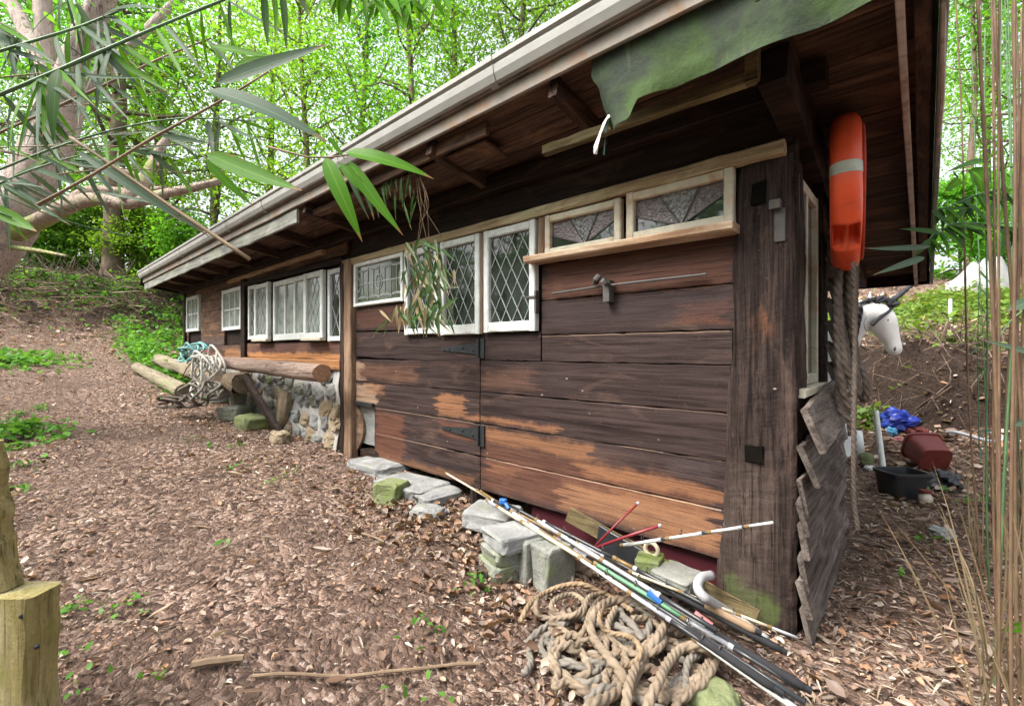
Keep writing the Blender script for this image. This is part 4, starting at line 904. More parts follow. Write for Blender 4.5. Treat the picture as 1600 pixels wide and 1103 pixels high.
for k, lb in enumerate(('grey rope buried deepest in the rope heap, left half', 'grey rope buried deepest in the rope heap, right half', 'tan rope tangled at mid depth in the rope heap, lower left', 'tan rope tangled at mid depth in the rope heap, lower right')):
    cx, cy = ((420, 420), (760, 520), (430, 520), (820, 560))[k]
    rope(lb, [hz(cx+(150+40*rr.random())*math.cos(a)+rr.gauss(0, 25), cy+(110+30*rr.random())*math.sin(a)+rr.gauss(0, 20), .015+.03*rr.random()+.03*(k > 1)) for a in np.linspace(0, 14, 34)], .0145, 'rope_grey' if k < 2 else 'rope_tan', GH)
# ropes on the log pile
def loops(cx, cy, Y, n, rx, ry, seed, spread=.35, drop=0.):
    rr = random.Random(seed); out = []
    c = at_wall(cx, cy, Y)
    for k in range(n):
        a = k*.8; f = 1+rr.uniform(-spread, spread)
        out.append(c+Vector((rx*f*math.cos(a)+rr.gauss(0, rx*.12), -.12*math.sin(a*.7)+rr.gauss(0, .05), ry*f*math.sin(a)+rr.gauss(0, ry*.1)-drop*math.sin(a*.13))))
    return out
GP = 'ropes thrown over the log pile'
rope('teal nylon rope in a loose hank on top of the log pile', loops(306, 551, 1.95, 44, .30, .13, 1), .014, 'rope_teal', GP, False)
rope('pale nylon rope in long tangled loops over the log pile', loops(326, 585, 1.80, 60, .22, .27, 2), .014, 'rope_white', GP, False)
rope('grey rope spilling off the log pile down to the path', loops(312, 612, 1.65, 34, .20, .13, 4), .016, 'rope_grey', GP, False)
rope('dark rope heaped on the path at the foot of the log pile', loops(280, 628, 1.5, 40, .24, .06, 5), .016, 'rope_dark', GP, False)
m = MB(); m.tube(smooth_path([at_wall(x, y, 1.72) for x, y in ((285, 590), (292, 575), (305, 560), (318, 548), (330, 552))], .03), .008, 6); tag(centred(m.build('rope', M['rod_red'], None, True)), 'thin red cord running through the rope hanks on the log pile', 'rope', GP)
# ropes hanging on the end wall below the lifebuoy
GE = 'ropes hanging on the end wall'
def hang(xs, ybot, ox, Y, r, lab, mat='rope_dark'):
    pts = []
    for k, x in enumerate(xs):
        ys = (395, 470, 560, ybot-20, ybot) if k % 2 == 0 else (ybot-20, 560, 470, 395)
        for y in ys:
            p = at_end(min(x, 1352)+(2*math.sin(y*.05+k)), y, -.27+ox+.02*math.sin(k)); pts.append(p)
    return pts
def vrope(label, path, Y, r, mat, **k): return rope(label, [at_wall(x, y, Y+.02*math.sin(i*1.7)) for i, (x, y) in enumerate(path)], r, mat, GE, **k)
vrope('grey brown rope hanging in a long loop nearest the clapboards', [(1312,400),(1310,460),(1314,520),(1322,570),(1331,600),(1328,640),(1316,600),(1308,520),(1309,440),(1316,400)], 2.75, .017, 'rope_dark')
vrope('grey brown rope hanging in a loop in the middle of the hank below the lifebuoy', [(1322,400),(1318,470),(1321,540),(1332,590),(1340,615),(1336,560),(1328,480),(1326,400)], 2.85, .017, 'rope_dark')
vrope('rope loop sagging lowest on the right of the hank below the lifebuoy', [(1330,405),(1331,480),(1338,550),(1352,590),(1352,625),(1340,605),(1334,540),(1336,470),(1337,410)], 2.9, .015, 'rope_dark')
vrope('loose rope tail ending low on the end wall', [(1310,590),(1308,620),(1316,645),(1326,655),(1330,680)], 2.8, .014, 'rope_dark')
vrope('straight reddish brown cord hanging from the lifebuoy down to the leaves', [(1334,410),(1336,520),(1335,620),(1334,700),(1335,780),(1341,828)], 2.62, .0105, 'rope_dark')

# ------------------------------------------------------------------ lifebuoy
lc = Vector((-.285, 2.78, 1.3+(549-306)/712*2.27))
lb = thing('lifebuoy', 'orange red ring lifebuoy hung under the eave and seen edge on, with a pale band', 'lifebuoy', (lc.x, lc.y, lc.z-.38))
RX_, RY = Vector((-.137, 1.225)).normalized()
def torus(m, Rr, rx, rr_, a0, a1, n, k=20, grow=1., notch=False):
    vs_ = []
    for i in range(n+1):
        a = a0+(a1-a0)*i/n
        for j in range(k):
            b = 2*math.pi*j/k
            sx = math.copysign(abs(math.cos(b))**.8, math.cos(b)); sr = math.copysign(abs(math.sin(b))**.8, math.sin(b))
            rad = Rr+rr_*grow*sr
            x = rx*grow*sx
            if notch:
                # two scooped finger holds either side of a rib, on the outer face low at the front
                da = (a-math.radians(226))/math.radians(9)
                if sr > .2 and abs(da) < 1 and .1 < abs(sx) < .8: rad -= .085*(1-da*da)**.35
            vs_.append((lc.x+x*RY+rad*math.cos(a)*RX_, lc.y-x*RX_+rad*math.cos(a)*RY, lc.z+rad*math.sin(a)))
    m.add(vs_, [(i*k+j, i*k+(j+1) % k, (i+1)*k+(j+1) % k, (i+1)*k+j) for i in range(n) for j in range(k)])
m = MB(); torus(m, .300, .0605, .073, 0, 2*math.pi, 160, 40, 1., True); m.build('ring_body', M['orange'], lb, True)
for q in (177, -3):
    m = MB(); torus(m, .300, .0605, .073, R(q-4), R(q+4), 8, 40, 1.02); m.build('reflective_band', M['tape'], lb, True)
m = MB(); pts = []
for i in range(49):
    a = 2*math.pi*i/48; q = (.30+.03*abs(math.sin(2*(a-R(25))))); pts.append((lc.x+.062*RY+q*math.cos(a)*RX_, lc.y-.08*RX_+q*math.cos(a)*RY, lc.z+q*math.sin(a)))
m.tube(pts, .008, 6, False); m.build('grab_line', M['line_red'], lb, True)

# ------------------------------------------------------------------ fishing rods
GR = 'fishing rods bundled along the foot of the hatch'
def rod(label, p0, p1, r0, r1, segs, guides=0, sag=.02, group=GR, grip=None, reel=False):
    p0 = Vector(p0); p1 = Vector(p1); d = (p1-p0); L = d.length; dn = d.normalized()
    P = lambda t: p0.lerp(p1, t)-Vector((0, 0, sag*4*t*(1-t)))
    rad = lambda t: r0+(r1-r0)*t
    root = thing('fishing_rod', label, 'fishing rod', (p1.x, p1.y, p1.z-r1), group)
    for (a, b, mt) in segs:
        m = MB(); n = max(2, int((b-a)*14)); m.tube([P(a+(b-a)*i/n) for i in range(n+1)], [rad(a+(b-a)*i/n) for i in range(n+1)], 10)
        m.build('blank_section', M[mt], root, True)
        m = MB(); m.tube([P(a)-dn*.008, P(a)+dn*.012], rad(a)*1.22, 10); m.build('ferrule', M['rod_amber'] if mt != 'carbon_black' else M['rod_grey'], root)
    if grip:
        m = MB(); a, b, mt, f = grip; m.tube([P(a), P(a+.1*(b-a)), P(b-.1*(b-a)), P(b)], [rad(a)*f*.9, rad(a)*f, rad(b)*f, rad(b)*f*.85], 12); m.build('grip', M[mt], root, True)
    side = dn.cross(Vector((0, 0, 1))).normalized()
    for k in range(guides):
        t = (k+.6)/(guides+.2)*.9; c = P(t)+Vector((0, 0, rad(t)+.014)); m = MB()
        m.tube([c+side*.011*math.cos(a)+Vector((0, 0, .011*math.sin(a))) for a in np.linspace(0, 6.2832, 13)], .0024, 5, False); m.tube([P(t)+Vector((0, 0, rad(t)*.8)), c-Vector((0, 0, .01))], .003, 5)
        m.build('guide', M['steel'], root)
    return root
E1 = lambda px, py, z=.03: at_height(px, py, z)
rod('tan tipped fishing rod, topmost and longest of the bundle', at_wall(697, 739, 2.24), E1(1010, 902, .12), .007, .011, [(0,.4,'rod_cream'),(.4,1,'rod_amber')], 3)
rod('cream fishing rod with black joints at the lower edge of the bundle', at_wall(762, 782, 2.02), E1(918, 878, .27), .009, .0105, [(0,.12,'rod_grey'),(.12,.4,'rod_cream'),(.4,.95,'rod_cream')], 0, .0)
rod('long cream then black fishing rod lying outermost over the rope heap', at_height(893, 862, .28), E1(1262, 1120, .06), .010, .012, [(0,.42,'rod_cream'),(.42,.62,'carbon_black'),(.62,1,'rod_white')], 2, .0)
rod('thick grey and black fishing rod resting on the upright blocks', at_wall(800, 800, 2.02), E1(1225, 1085, .10), .012, .0125, [(0,.1,'rod_grey'),(.1,.24,'rod_grey'),(.24,.4,'rod_grey'),(.4,1,'carbon_black')], 1, .0, grip=(.75,.98,'foam_black',1.3))
grod = rod('green fishing rod running through the middle of the bundle', at_height(930, 880, .28), E1(1250, 1076, .08), .009, .010, [(0,.5,'rod_green'),(.5,.72,'rod_grey'),(.72,1,'carbon_black')], 2, .0)
brod = rod('black fishing rod with the blue reel seat at its tip end', at_wall(770, 782, 2.06), E1(1268, 1080, .09), .010, .013, [(0,.3,'carbon_black'),(.3,.42,'rod_grey'),(.42,1,'carbon_black')], 4, .0, grip=(.78,.99,'foam_black',1.25))
rod('plain black fishing rod against the hatch side of the bundle', at_wall(790, 786, 2.10), E1(1230, 1020, .08), .009, .012, [(0,.35,'carbon_black'),(.35,.45,'rod_grey'),(.45,1,'carbon_black')], 3, .0, grip=(.7,.99,'foam_black',1.3))
rod('second plain black fishing rod beneath the blue seated rod', at_wall(752, 768, 2.10), E1(1258, 1098, .10), .008, .011, [(0,.25,'rod_amber'),(.25,1,'carbon_black')], 4, .0)
rod('thin cream rod with dark joints resting across the corner post foot', at_height(984, 893, .22), at_height(1246, 996, .10), .007, .006, [(0,.33,'rod_cream'),(.33,.68,'rod_cream'),(.68,.85,'rod_cream'),(.85,1,'rod_grey')], 2, .0)
rod('white sectioned rod sticking up across the bottom corner of the hatch', at_wall(972, 852, 2.18), at_wall(1208, 816, 2.10), .0095, .006, [(0,.3,'rod_white'),(.36,.58,'rod_white'),(.64,.82,'rod_white'),(.86,1,'rod_white'),(.3,.36,'carbon_black'),(.58,.64,'carbon_black'),(.82,.86,'carbon_black')], 3, .0)
rod('tan cane rod half hidden at the top of the bundle by the stump', at_wall(745, 765, 2.12), E1(925, 880, .27), .006, .008, [(0,1,'rod_amber')], 1, .0)
rod('grey and white telescopic rod on top of the bundle over the blocks', at_wall(838, 812, 2.02), E1(1120, 985, .20), .010, .011, [(0,.18,'rod_grey'),(.18,.45,'rod_white'),(.45,.75,'rod_grey'),(.75,1,'carbon_black')], 2, .0)
rod('dark rod with a long pale butt lying between the green and cream rods', at_height(905, 872, .285), E1(1240, 1100, .07), .0085, .010, [(0,.3,'rod_white'),(.3,.5,'rod_grey'),(.5,1,'carbon_black')], 3, .0)
rod('black rod with cork handle on the upper side of the bundle', at_wall(850, 815, 2.10), E1(1190, 990, .12), .009, .012, [(0,.4,'carbon_black'),(.4,.5,'rod_amber'),(.5,1,'carbon_black')], 4, .0, grip=(.8,.98,'cork',1.4))
m = MB(); c = at_wall(786, 783, 2.05); m.stone(c, (.05, .035, .035), .4, .5, 1, .05); m.tube([c+Vector((.02, 0, -.01)), c+Vector((.06, -.01, -.03))], .011, 10); m.build('reel_seat', M['blue_plastic'], brod)
m = MB(); c = at_height(1024, 932, .22); m.tube([c+Vector((-.03, 0, .012)), c+Vector((.03, 0, -.012))], .02, 10); m.build('blue_band', M['blue_plastic'], grod)
m = MB(); c = at_height(1098, 968, .14); m.tube([c+Vector((-.035, .0, .016)), c+Vector((.035, 0, -.016))], [.014, .019], 10); tag(centred(m.build('float', M['pink'])), 'small pink and red float lying among the rods', 'float')
# red forked rod rest
rt = at_wall(925, 858, 2.12); rs = thing('rod_rest', 'dark red forked rod rest sticking up out of the rods against the hatch', 'rod rest', (rt.x, rt.y, rt.z))
for px, py, Y, r in ((997, 786, 2.30, .006), (1031, 821, 2.16, .008)):
    e = at_wall(px, py, Y); m = MB(); m.tube([rt, rt.lerp(e, .5)+Vector((0, 0, .004)), e], r, 8); m.build('fork_arm', M['rod_red'], rs, True)
    m = MB(); m.stone(e, (.02, .02, .02), nu=8, nv=6, amp=0, pw=1); m.build('arm_tip', M['rod_grey'], rs)
m = MB(); m.bar(at_wall(888, 803, 2.30), at_height(1182, 968, .08), Vector((.03, .01, .09)), Vector((0, .018, -.006)), 14, .008, .004); tag(centred(m.build('grey_plank', M['mossy_batten'])), 'split greenish plank leaning behind the rods under the hatch', 'plank')
m = MB(); m.bar(at_wall(935, 835, 2.26), at_height(1140, 960, .05), Vector((.02, .0, .12)), Vector((0, .02, 0)), 10, .006, .004); tag(centred(m.build('black_board', M['black_plastic'])), 'black board leaning between the split plank and the rods', 'board')
m = MB(); pp = [at_wall(1112, 898, 2.24), at_wall(1096, 902, 2.16), at_wall(1090, 916, 2.09), at_wall(1100, 932, 2.03), at_height(1140, 958, .09), at_height(1198, 1000, .05)]
m.tube(smooth_path(pp, .02), .021, 14); tag(centred(m.build('waste_pipe', M['pvc_grey'], None, True)), 'grey plastic waste pipe with a bent top at the foot of the corner post', 'pipe')
# ------------------------------------------------------------------ things behind the end wall
def hollow_tub(name, label, c, w_, d_, h, mat, rz=0, tilt=0., cat='tub', flare=1.18, round_=.5, rim=.012, group=None):
    m = MB(); k = 32; vs_ = []; M3 = Matrix.Rotation(rz, 3, 'Z') @ Matrix.Rotation(tilt, 3, 'X')
    def ring(f, z, ins):
        out = []
        for i in range(k):
            a = 2*math.pi*i/k; cx = math.copysign(abs(math.cos(a))**round_, math.cos(a)); cy = math.copysign(abs(math.sin(a))**round_, math.sin(a))
            out.append(Vector(c)+M3 @ Vector(((w_/2*f-ins)*cx, (d_/2*f-ins)*cy, z)))
        return out
    rings = [ring(1, 0, 0), ring(flare, h*.9, 0), ring(flare, h*.9, -rim), ring(flare, h, -rim), ring(flare, h, .006), ring(1, .015, .01)]
    for r_ in rings: vs_ += r_
    fs_ = [(i*k+a, i*k+(a+1) % k, (i+1)*k+(a+1) % k, (i+1)*k+a) for i in range(5) for a in range(k)]+[tuple(reversed(range(k))), tuple(range(5*k, 6*k))]
    m.add(vs_, fs_); o = m.build(name, M[mat], None, False); return tag(centred(o), label, cat, group)
p = at_ground(1408, 775); hollow_tub('plastic_tub', 'black rectangular plastic tub on the leaves behind the shed end', p, .27, .22, .21, 'black_plastic', .74)
p = at_ground(1462, 742); hollow_tub('plastic_tub', 'brownish red plastic tub tipped over behind the black tub', p+Vector((0, 0, .13)), .24, .22, .24, 'red_tub', .5, -1.15)
p = at_ground(1478, 765)
def rumpled(name, label, c, size, mat, seed, cat, n=18, amp=.5):
    m = MB(); m.stone(c, size, seed, .9, seed, amp, 26, 18); return tag(centred(m.build(name, M[mat], None, False)), label, cat)
rumpled('plastic_bag', 'shiny crumpled black plastic bag draped beside the black tub', p+Vector((0, 0, .06)), (.22, .26, .16), 'black_plastic', 3, 'plastic bag')
rumpled('plastic_bag', 'crumpled bright blue plastic bag at the foot of the bank', at_ground(1402, 672)+Vector((0, 0, .10)), (.34, .3, .26), 'bag_blue', 5, 'plastic bag')
rumpled('plastic_scrap', 'light blue scrap of plastic below the blue bag', at_ground(1393, 680)+Vector((0, 0, .03)), (.13, .1, .1), 'cyan_plastic', 8, 'scrap')
rumpled('plastic_scrap', 'dull white scrap of plastic on the leaves in front of the black tub', at_ground(1472, 838)+Vector((0, 0, .02)), (.13, .1, .07), 'white_sheet', 9, 'scrap')
rumpled('plastic_scrap', 'dark red scrap next to the blue bag', at_ground(1432, 678)+Vector((0, 0, .03)), (.2, .15, .1), 'red_tub', 12, 'scrap')
p = at_ground(1446, 790)
m = MB(); m.tube([p+Vector((0, 0, .0)), p+Vector((0, 0, .07)), p+Vector((0, 0, .085)), p+Vector((0, 0, .10))], [.045, .047, .035, .035], 18); j = tag(centred(m.build('glass_jar', M['jar_glass'], None, True)), 'small jar with a dark red lid standing in front of the black tub', 'jar')
m = MB(); m.tube([p+Vector((0, 0, .10)), p+Vector((0, 0, .118))], .04, 18); m.build('lid', M['red_tub'], j)
a = at_ground(1382, 748); b = at_depth(1368, 641, 4.3); m = MB(); m.tube([a, b], .024, 14, False); m.tube([b, a], .019, 14, False); tag(centred(m.build('white_pipe', M['pvc_white'], None, True)), 'white plastic pipe standing up out of the leaves behind the shed end', 'pipe')
a = at_ground(1345, 712); m = MB(); m.tube([a, a+Vector((-.03, .05, .25))], .04, 14); tag(centred(m.build('pipe_offcut', M['pvc_white'], None, True)), 'short white pipe offcut leaning by the end wall beside the hanging cord', 'pipe')
a = at_ground(1353, 728); block('small round green bottle shaped stone near the white pipe', a+Vector((0, 0, .06)), (.13, .13, .14), 0, 'moss_stone', .9, 60, .1)
c = at_ground(1522, 688); m = MB(); m.tube([c+Vector((.2*math.cos(t), .16*math.sin(t), .05+.03*math.sin(2*t))) for t in np.linspace(0, 6.28, 30)], .016, 8, False); tag(centred(m.build('hose_ring', M['rod_grey'], None, True)), 'grey hose loop lying near the bank behind the red tub', 'hose')
rr = random.Random(9)
LI = ['pale scrap of rubbish in the leaves by the white pipe foot', 'pale scrap of rubbish between the white pipe and the red tub', 'pinkish scrap of rubbish below the blue bag']
for k, (px, py, mt) in enumerate([(1360, 735, 'paper_white'), (1420, 712, 'paper_white'), (1404, 690, 'pink')]):
    q = at_ground(px, py); rumpled('litter_scrap', LI[k], q+Vector((0, 0, .02)), (.10, .08, .05), mt, 70+k, 'scrap')
m = MB(); m.tube(smooth_path([at_depth(1409, 537, 5.6), at_depth(1462, 540, 5.5), at_depth(1518, 544, 5.4)], .1), .009, 6); tag(centred(m.build('washing_line', M['twine'])), 'thin white line stretched across above the bank from the unicorn', 'line')
q = at_depth(1485, 500, 6.9); m = MB(); m.tube([Vector((q.x, q.y, Gf(q.x, q.y)-.1)), Vector((q.x, q.y, Gf(q.x, q.y)+.38))], .022, 10); tag(centred(m.build('marker_stake', M['pvc_white'])), 'short white stake standing on top of the bank', 'stake')

# white unicorn head and neck behind the shed corner
def unicorn():
    D = 4.72
    P = lambda x, y, dd=0: at_depth(x, y, D+dd)
    gx_, gy_ = P(1320, 560).x, P(1320, 560).y
    root = thing('unicorn_statue', 'white unicorn statue with black mane and twisted black horn behind the shed corner', 'statue', (gx_, gy_, Gf(gx_, gy_)))
    rt_ = Vector((cs, sn, 0)); fw = Vector((-sn, cs, 0)); k_ = D/712
    SEC = [(1288,680,40,.17,.15),(1293,610,35,.15,.12),(1302,560,31,.14,.08),(1318,520,27,.125,.05),(1340,492,25,.115,.02),(1360,487,24,.11,0),(1374,497,25,.105,0),(1383,511,21,.085,0),(1390,525,14.5,.065,0),(1395,537,11.5,.058,0),(1398,546,11.5,.058,0),(1400,552,8,.045,0),(1401,555,2,.02,0)]
    C_ = [P(x, y, q) for x, y, w_, dp, q in SEC]; C_[0].z = min(C_[0].z, root.location.z); m = MB(); n = 18; vs_ = []
    for i, (x, y, w_, dp, q) in enumerate(SEC):
        a, b = SEC[max(i-1, 0)], SEC[min(i+1, len(SEC)-1)]; tx, ty = b[0]-a[0], -(b[1]-a[1]); L = math.hypot(tx, ty)
        nr = rt_*(-ty/L)+Vector((0, 0, tx/L))
        for h in range(n):
            th = 2*math.pi*h/n; vs_.append(C_[i]+nr*math.cos(th)*w_*k_+fw*math.sin(th)*dp)
    m.add(vs_, [(i*n+h, i*n+(h+1) % n, (i+1)*n+(h+1) % n, (i+1)*n+h) for i in range(len(SEC)-1) for h in range(n)]+[tuple(range(n)), tuple(range((len(SEC)-1)*n, len(SEC)*n))])
    o = m.build('body', M['unicorn_white'], root, True); sb = o.modifiers.new('sub', 'SUBSURF'); sb.levels = 1; sb.render_levels = 2
    m = MB(); m.stone(P(1398, 546, -.055), (.018, .014, .026), pw=1, amp=0, nu=8, nv=6); m.build('nostril', M['unicorn_black'], root, True)
    rt_ = Vector((cs, sn, 0)); fw = Vector((-sn, cs, 0))
    m = MB(); m.leaf(P(1362, 484, -.04), P(1360, 455, -.05), .07, fw, 0, 8, .6); m.leaf(P(1376, 480, .03), P(1380, 456, .03), .065, fw, 0, 8, .6); m.build('ear', M['unicorn_white'], root, True)
    # horn: twisted, tapering
    hp = [P(1394, 470).lerp(P(1452, 424), i/30) for i in range(31)]; m = MB()
    n = 10; a = Vector((0, 0, 1)); vs_ = []
    d = (hp[-1]-hp[0]).normalized(); u_ = d.cross(a).normalized(); v_ = d.cross(u_)
    for i, q in enumerate(hp):
        r = .03*(1-.75*i/30)
        for k in range(n):
            th = 2*math.pi*k/n; rr_ = r*(.8+.3*abs(math.cos(th+i*.75))); vs_.append(q+(u_*math.cos(th)+v_*math.sin(th))*rr_)
    m.add(vs_, [(i*n+k, i*n+(k+1) % n, (i+1)*n+(k+1) % n, (i+1)*n+k) for i in range(30) for k in range(n)]+[tuple(range(n)), tuple(range(30*n, 31*n))]); m.build('horn', M['unicorn_black'], root, True)
    m = MB()
    for k in range(16):
        t = k/15; q = P(1352+44*t**.8, 470-6*math.sin(3*t)+4*t, -.02); rr2 = random.Random(k)
        m.tube(smooth_path([q, q+rt_*rr2.uniform(-.06, .01)+Vector((0, 0, rr2.uniform(-.015, .012)))-fw*.05, q+rt_*rr2.uniform(-.12, -.05)+Vector((0, 0, -rr2.uniform(.02, .06)))-fw*.05], .02), [.022]+[.02]*0 if False else .017, 7)
    for k in range(6):
        q = P(1338-k*2, 474+k*10, -.05); m.tube(smooth_path([q, q+Vector((0, 0, -.05))-fw*.06, q+Vector((0, 0, -.12))-fw*.03+rt_*.02], .02), .02, 7)
    m.build('mane', M['unicorn_black'], root, True)
    m = MB(); m.tube(smooth_path([P(1363, 508, -.105), P(1374, 497, -.108), P(1386, 488, -.085), P(1396, 478, -.03), P(1400, 472, .02)], .02), .02, 8); m.build('cheek_marking', M['unicorn_black'], root)
    m = MB(); m.stone(P(1386, 500, -.085), (.03, .03, .035), pw=1, amp=0); m.stone(P(1399, 543, -.055), (.014, .014, .014), pw=1, amp=0); m.build('eye', M['unicorn_black'], root, True)
    m = MB(); m.tube(smooth_path([P(1354, 494, -.122), P(1350, 506, -.12), P(1354, 517, -.115), P(1363, 521, -.108)], .02), .006, 6); m.build('jaw_line', M['rod_grey'], root)
unicorn()
# white sheet on the slope
q = at_depth(1528, 420, 9.5); gz = Gf(q.x, q.y)
m = MB(); nu = 26; vs_ = []
for i in range(nu+1):
    for j in range(nu+1):
        a, b = i/nu*2-1, j/nu*2-1; r2 = a*a*.9+b*b
        z = (1.05*max(0, 1-r2)**.5*(1+.25*a)+.4*mnoise.noise((a*2.3, b*2.3, 4)))
        vs_.append((q.x+a*.5, q.y+b*.45, Gf(q.x+a*.5, q.y+b*.45)+z*.62-.03))
m.add(vs_, [(i*(nu+1)+j, (i+1)*(nu+1)+j, (i+1)*(nu+1)+j+1, i*(nu+1)+j+1) for i in range(nu) for j in range(nu)])
tag(centred(m.build('white_sheet', M['white_sheet'], None, True)), 'crumpled whitish sheet draped over a heap on the slope beyond the bamboo', 'sheet')

# lichen covered timber post at the left edge
pb = at_depth(8, 1085, 1.3); pb.z = Gf(pb.x, pb.y)
post = thing('timber_post', 'lichen covered timber post with a wide foot at the left edge of the path', 'post', (pb.x, pb.y, pb.z))
m = MB(); e1 = (at_depth(80, 1000, 1.62)-at_depth(0, 1000, 1.62)).normalized(); e2 = Vector((-e1.y, e1.x, 0))
c0 = at_depth(-46, 1085, 1.32); c0.z = Gf(c0.x, c0.y)-.05
m.bar(c0, Vector((c0.x, c0.y, at_depth(0, 936, 1.27).z)), e1*.44, e2*.10, 16, .012, .012); m.build('post_foot', M['lichen_wood'], post)
m = MB(); c1 = at_depth(-86, 915, 1.33); m.bar((c1.x, c1.y, at_depth(0, 934, 1.27).z), at_depth(-112, 690, 1.33), e1*.40, e2*.07, 16, .012, .012); m.build('post_shaft', M['lichen_wood'], post)
m = MB()
for x, y in ((34, 962), (58, 1010)): m.stone(at_depth(x, y, 1.272), (.012, .012, .012), nu=8, nv=6)
m.build('bolt', M['iron'], post)
# sticks lying on the path
for k, (pa, pb_, r, lb) in enumerate([((395, 1062), (748, 1042), .006, 'long thin tan cane lying across the path near the ropes'), ((905, 1078), (985, 1098), .012, 'short reddish stick at the right end of the rope heap'), ((300, 1045), (380, 1035), .014, 'pale broken stick on the path in the foreground'), ((600, 850), (545, 830), .006, 'thin twig in the leaves left of the green block')]):
    m = MB(); a, b = at_ground(*pa, r), at_ground(*pb_, r); n = 12
    m.tube([Vector((q.x, q.y, Gf(q.x, q.y)+r+.012)) for q in [a.lerp(b, i/n)+Vector((.02*math.sin(i*1.1), .01*math.sin(i*.7), 0))*min(1, (b-a).length*.35) for i in range(n+1)]], r, 6); tag(centred(m.build('stick', M['cane_tan'])), lb, 'stick', 'sticks lying on the path')

# ------------------------------------------------------------------ leaf litter
def in_shed(x, y): return (x > -10.9) & (x < -.4) & (y > 2.42) & (y < 3.75)
def ring_pts(r0, r1, dens, half=R(68)):
    n = int(dens*half*(r1*r1-r0*r0)); r = np.sqrt(RNG.uniform(r0*r0, r1*r1, n)); a = RNG.uniform(-half, half, n)+YAW
    x, y = -np.sin(a)*r, np.cos(a)*r; k = ~in_shed(x, y); return x[k], y[k]
xs, ys, ss = [], [], []
for r0, r1, d, s0, s1 in ((.9, 2.6, 2300, .010, .050), (2.6, 4.5, 1000, .016, .058), (4.5, 8, 680, .024, .07), (8, 18, 260, .04, .10)):
    x, y = ring_pts(r0, r1, d); xs.append(x); ys.append(y); ss.append(RNG.uniform(0, 1, len(x))**2.4*(s1-s0)+s0)
x, y, s_ = map(np.concatenate, (xs, ys, ss))
clump = np.sin(x*3.1+np.sin(y*2.3))*np.sin(y*3.7+np.sin(x*2.9))
patch = np.sin(x*.83+1.7*np.sin(y*.71))+np.sin(y*1.13-x*.37+1.3*np.sin(x*1.9))
tread = np.exp(-((y-.75-.12*np.sin(x*1.7))/.55)**2)*(x < -1.2)
keep = RNG.uniform(0, 1, len(x)) < np.clip((.66+.36*clump+.22*patch)*(1-.55*tread), .12, 1); s_ = s_*(1-.3*tread); x, y, s_ = x[keep], y[keep], s_[keep]
n = len(x); z = G(x, y)+RNG.uniform(.0, .02, n)
pos = np.stack([x, y, z], -1)
order = RNG.permutation(n); pos = pos[order]; s_ = s_[order]
def lit(a, b, tv, tf, name, label, mat, k, t=.3, r=.35, wid=(.75, 1.2)):
    q = b-a; o = scatter(name, tv, tf, pos[a:b], rots(q, None, t, r), (s_[a:b, None]*k)*np.stack([np.ones(q), RNG.uniform(*wid, q), RNG.uniform(.5, 1.5, q)], -1), M[mat]); o['kind'] = 'stuff'; o['label'] = label
cut = [0]+[int(n*f_) for f_ in (.16, .28, .40, .74, 1.)]
lit(cut[0], cut[1], CURL_V, CURL_F, 'leaf_litter', 'curled brown fallen leaves strewn over the path', 'litter', 1.)
lit(cut[1], cut[2], *ragged(1), 'leaf_fragments', 'ragged brown leaf fragments strewn over the path', 'litter', 1.05, .25, .3)
lit(cut[2], cut[3], *ragged(6, 8), 'leaf_crumbs', 'crumbled leaf pieces strewn over the path', 'litter', .9, .3, .3)
lit(cut[3], cut[4], CHIP_V, LEAF_F, 'bark_chips', 'narrow chips and leaf shreds strewn over the path', 'litter', 1.15, .15, .3, (.6, 1.5))
lit(cut[4], cut[5], BLADE_V, LEAF_F, 'dry_leaf_blades', 'pale narrow dry leaves strewn over the path', 'litter_blade', 1.6, .15, .25, (.6, 1.5))
x, y = ring_pts(1.0, 5.0, 30); n = len(x)
o = scatter('curled_strips', CURL_V, CURL_F, np.stack([x, y, G(x, y)+RNG.uniform(.005, .025, n)], -1), rots(n, None, .15, .3), (.04+.10*RNG.uniform(0, 1, n)**2)[:, None]*np.stack([np.ones(n), RNG.uniform(.22, .5, n), RNG.uniform(.3, .9, n)], -1), M['big_leaf']); o['kind'] = 'stuff'; o['label'] = 'long curled strips of dead leaf on the path'
# deeper drift of leaves against the blocks and by the end wall
x = np.concatenate([RNG.normal(-2.6, .5, 520), RNG.normal(-1.5, .4, 220), RNG.uniform(-.35, 1.6, 800)]); y = np.concatenate([RNG.normal(1.95, .22, 520), RNG.normal(1.6, .25, 220), RNG.uniform(1.6, 6.5, 800)])
k = ~in_shed(x, y); x, y = x[k], y[k]; n = len(x)
hd = n//2
x2, y2 = x[hd:]+.02, y[hd:]
o = scatter('curled_drift', CURL_V, CURL_F, np.stack([x2, y2, G(x2, y2)+RNG.uniform(.005, .04, len(x2))], -1), rots(len(x2), None, .3, .35), RNG.uniform(.03, .10, len(x2))[:, None]*np.stack([np.ones(len(x2)), RNG.uniform(.5, 1.1, len(x2)), RNG.uniform(.6, 1.6, len(x2))], -1), M['big_leaf']); o['kind'] = 'stuff'; o['label'] = 'long curled brown leaves drifted against the shed foot'
x, y = x[:hd], y[:hd]; n = hd
o = scatter('leaf_drift', *ragged(11, 10), np.stack([x, y, G(x, y)+RNG.uniform(.005, .05, n)], -1), rots(n, None, .25, .3), RNG.uniform(.025, .075, n)[:, None]*np.array([[1, 1., 1.2]]), M['big_leaf']); o['kind'] = 'stuff'; o['label'] = 'drifted brown leaves against the shed foot'
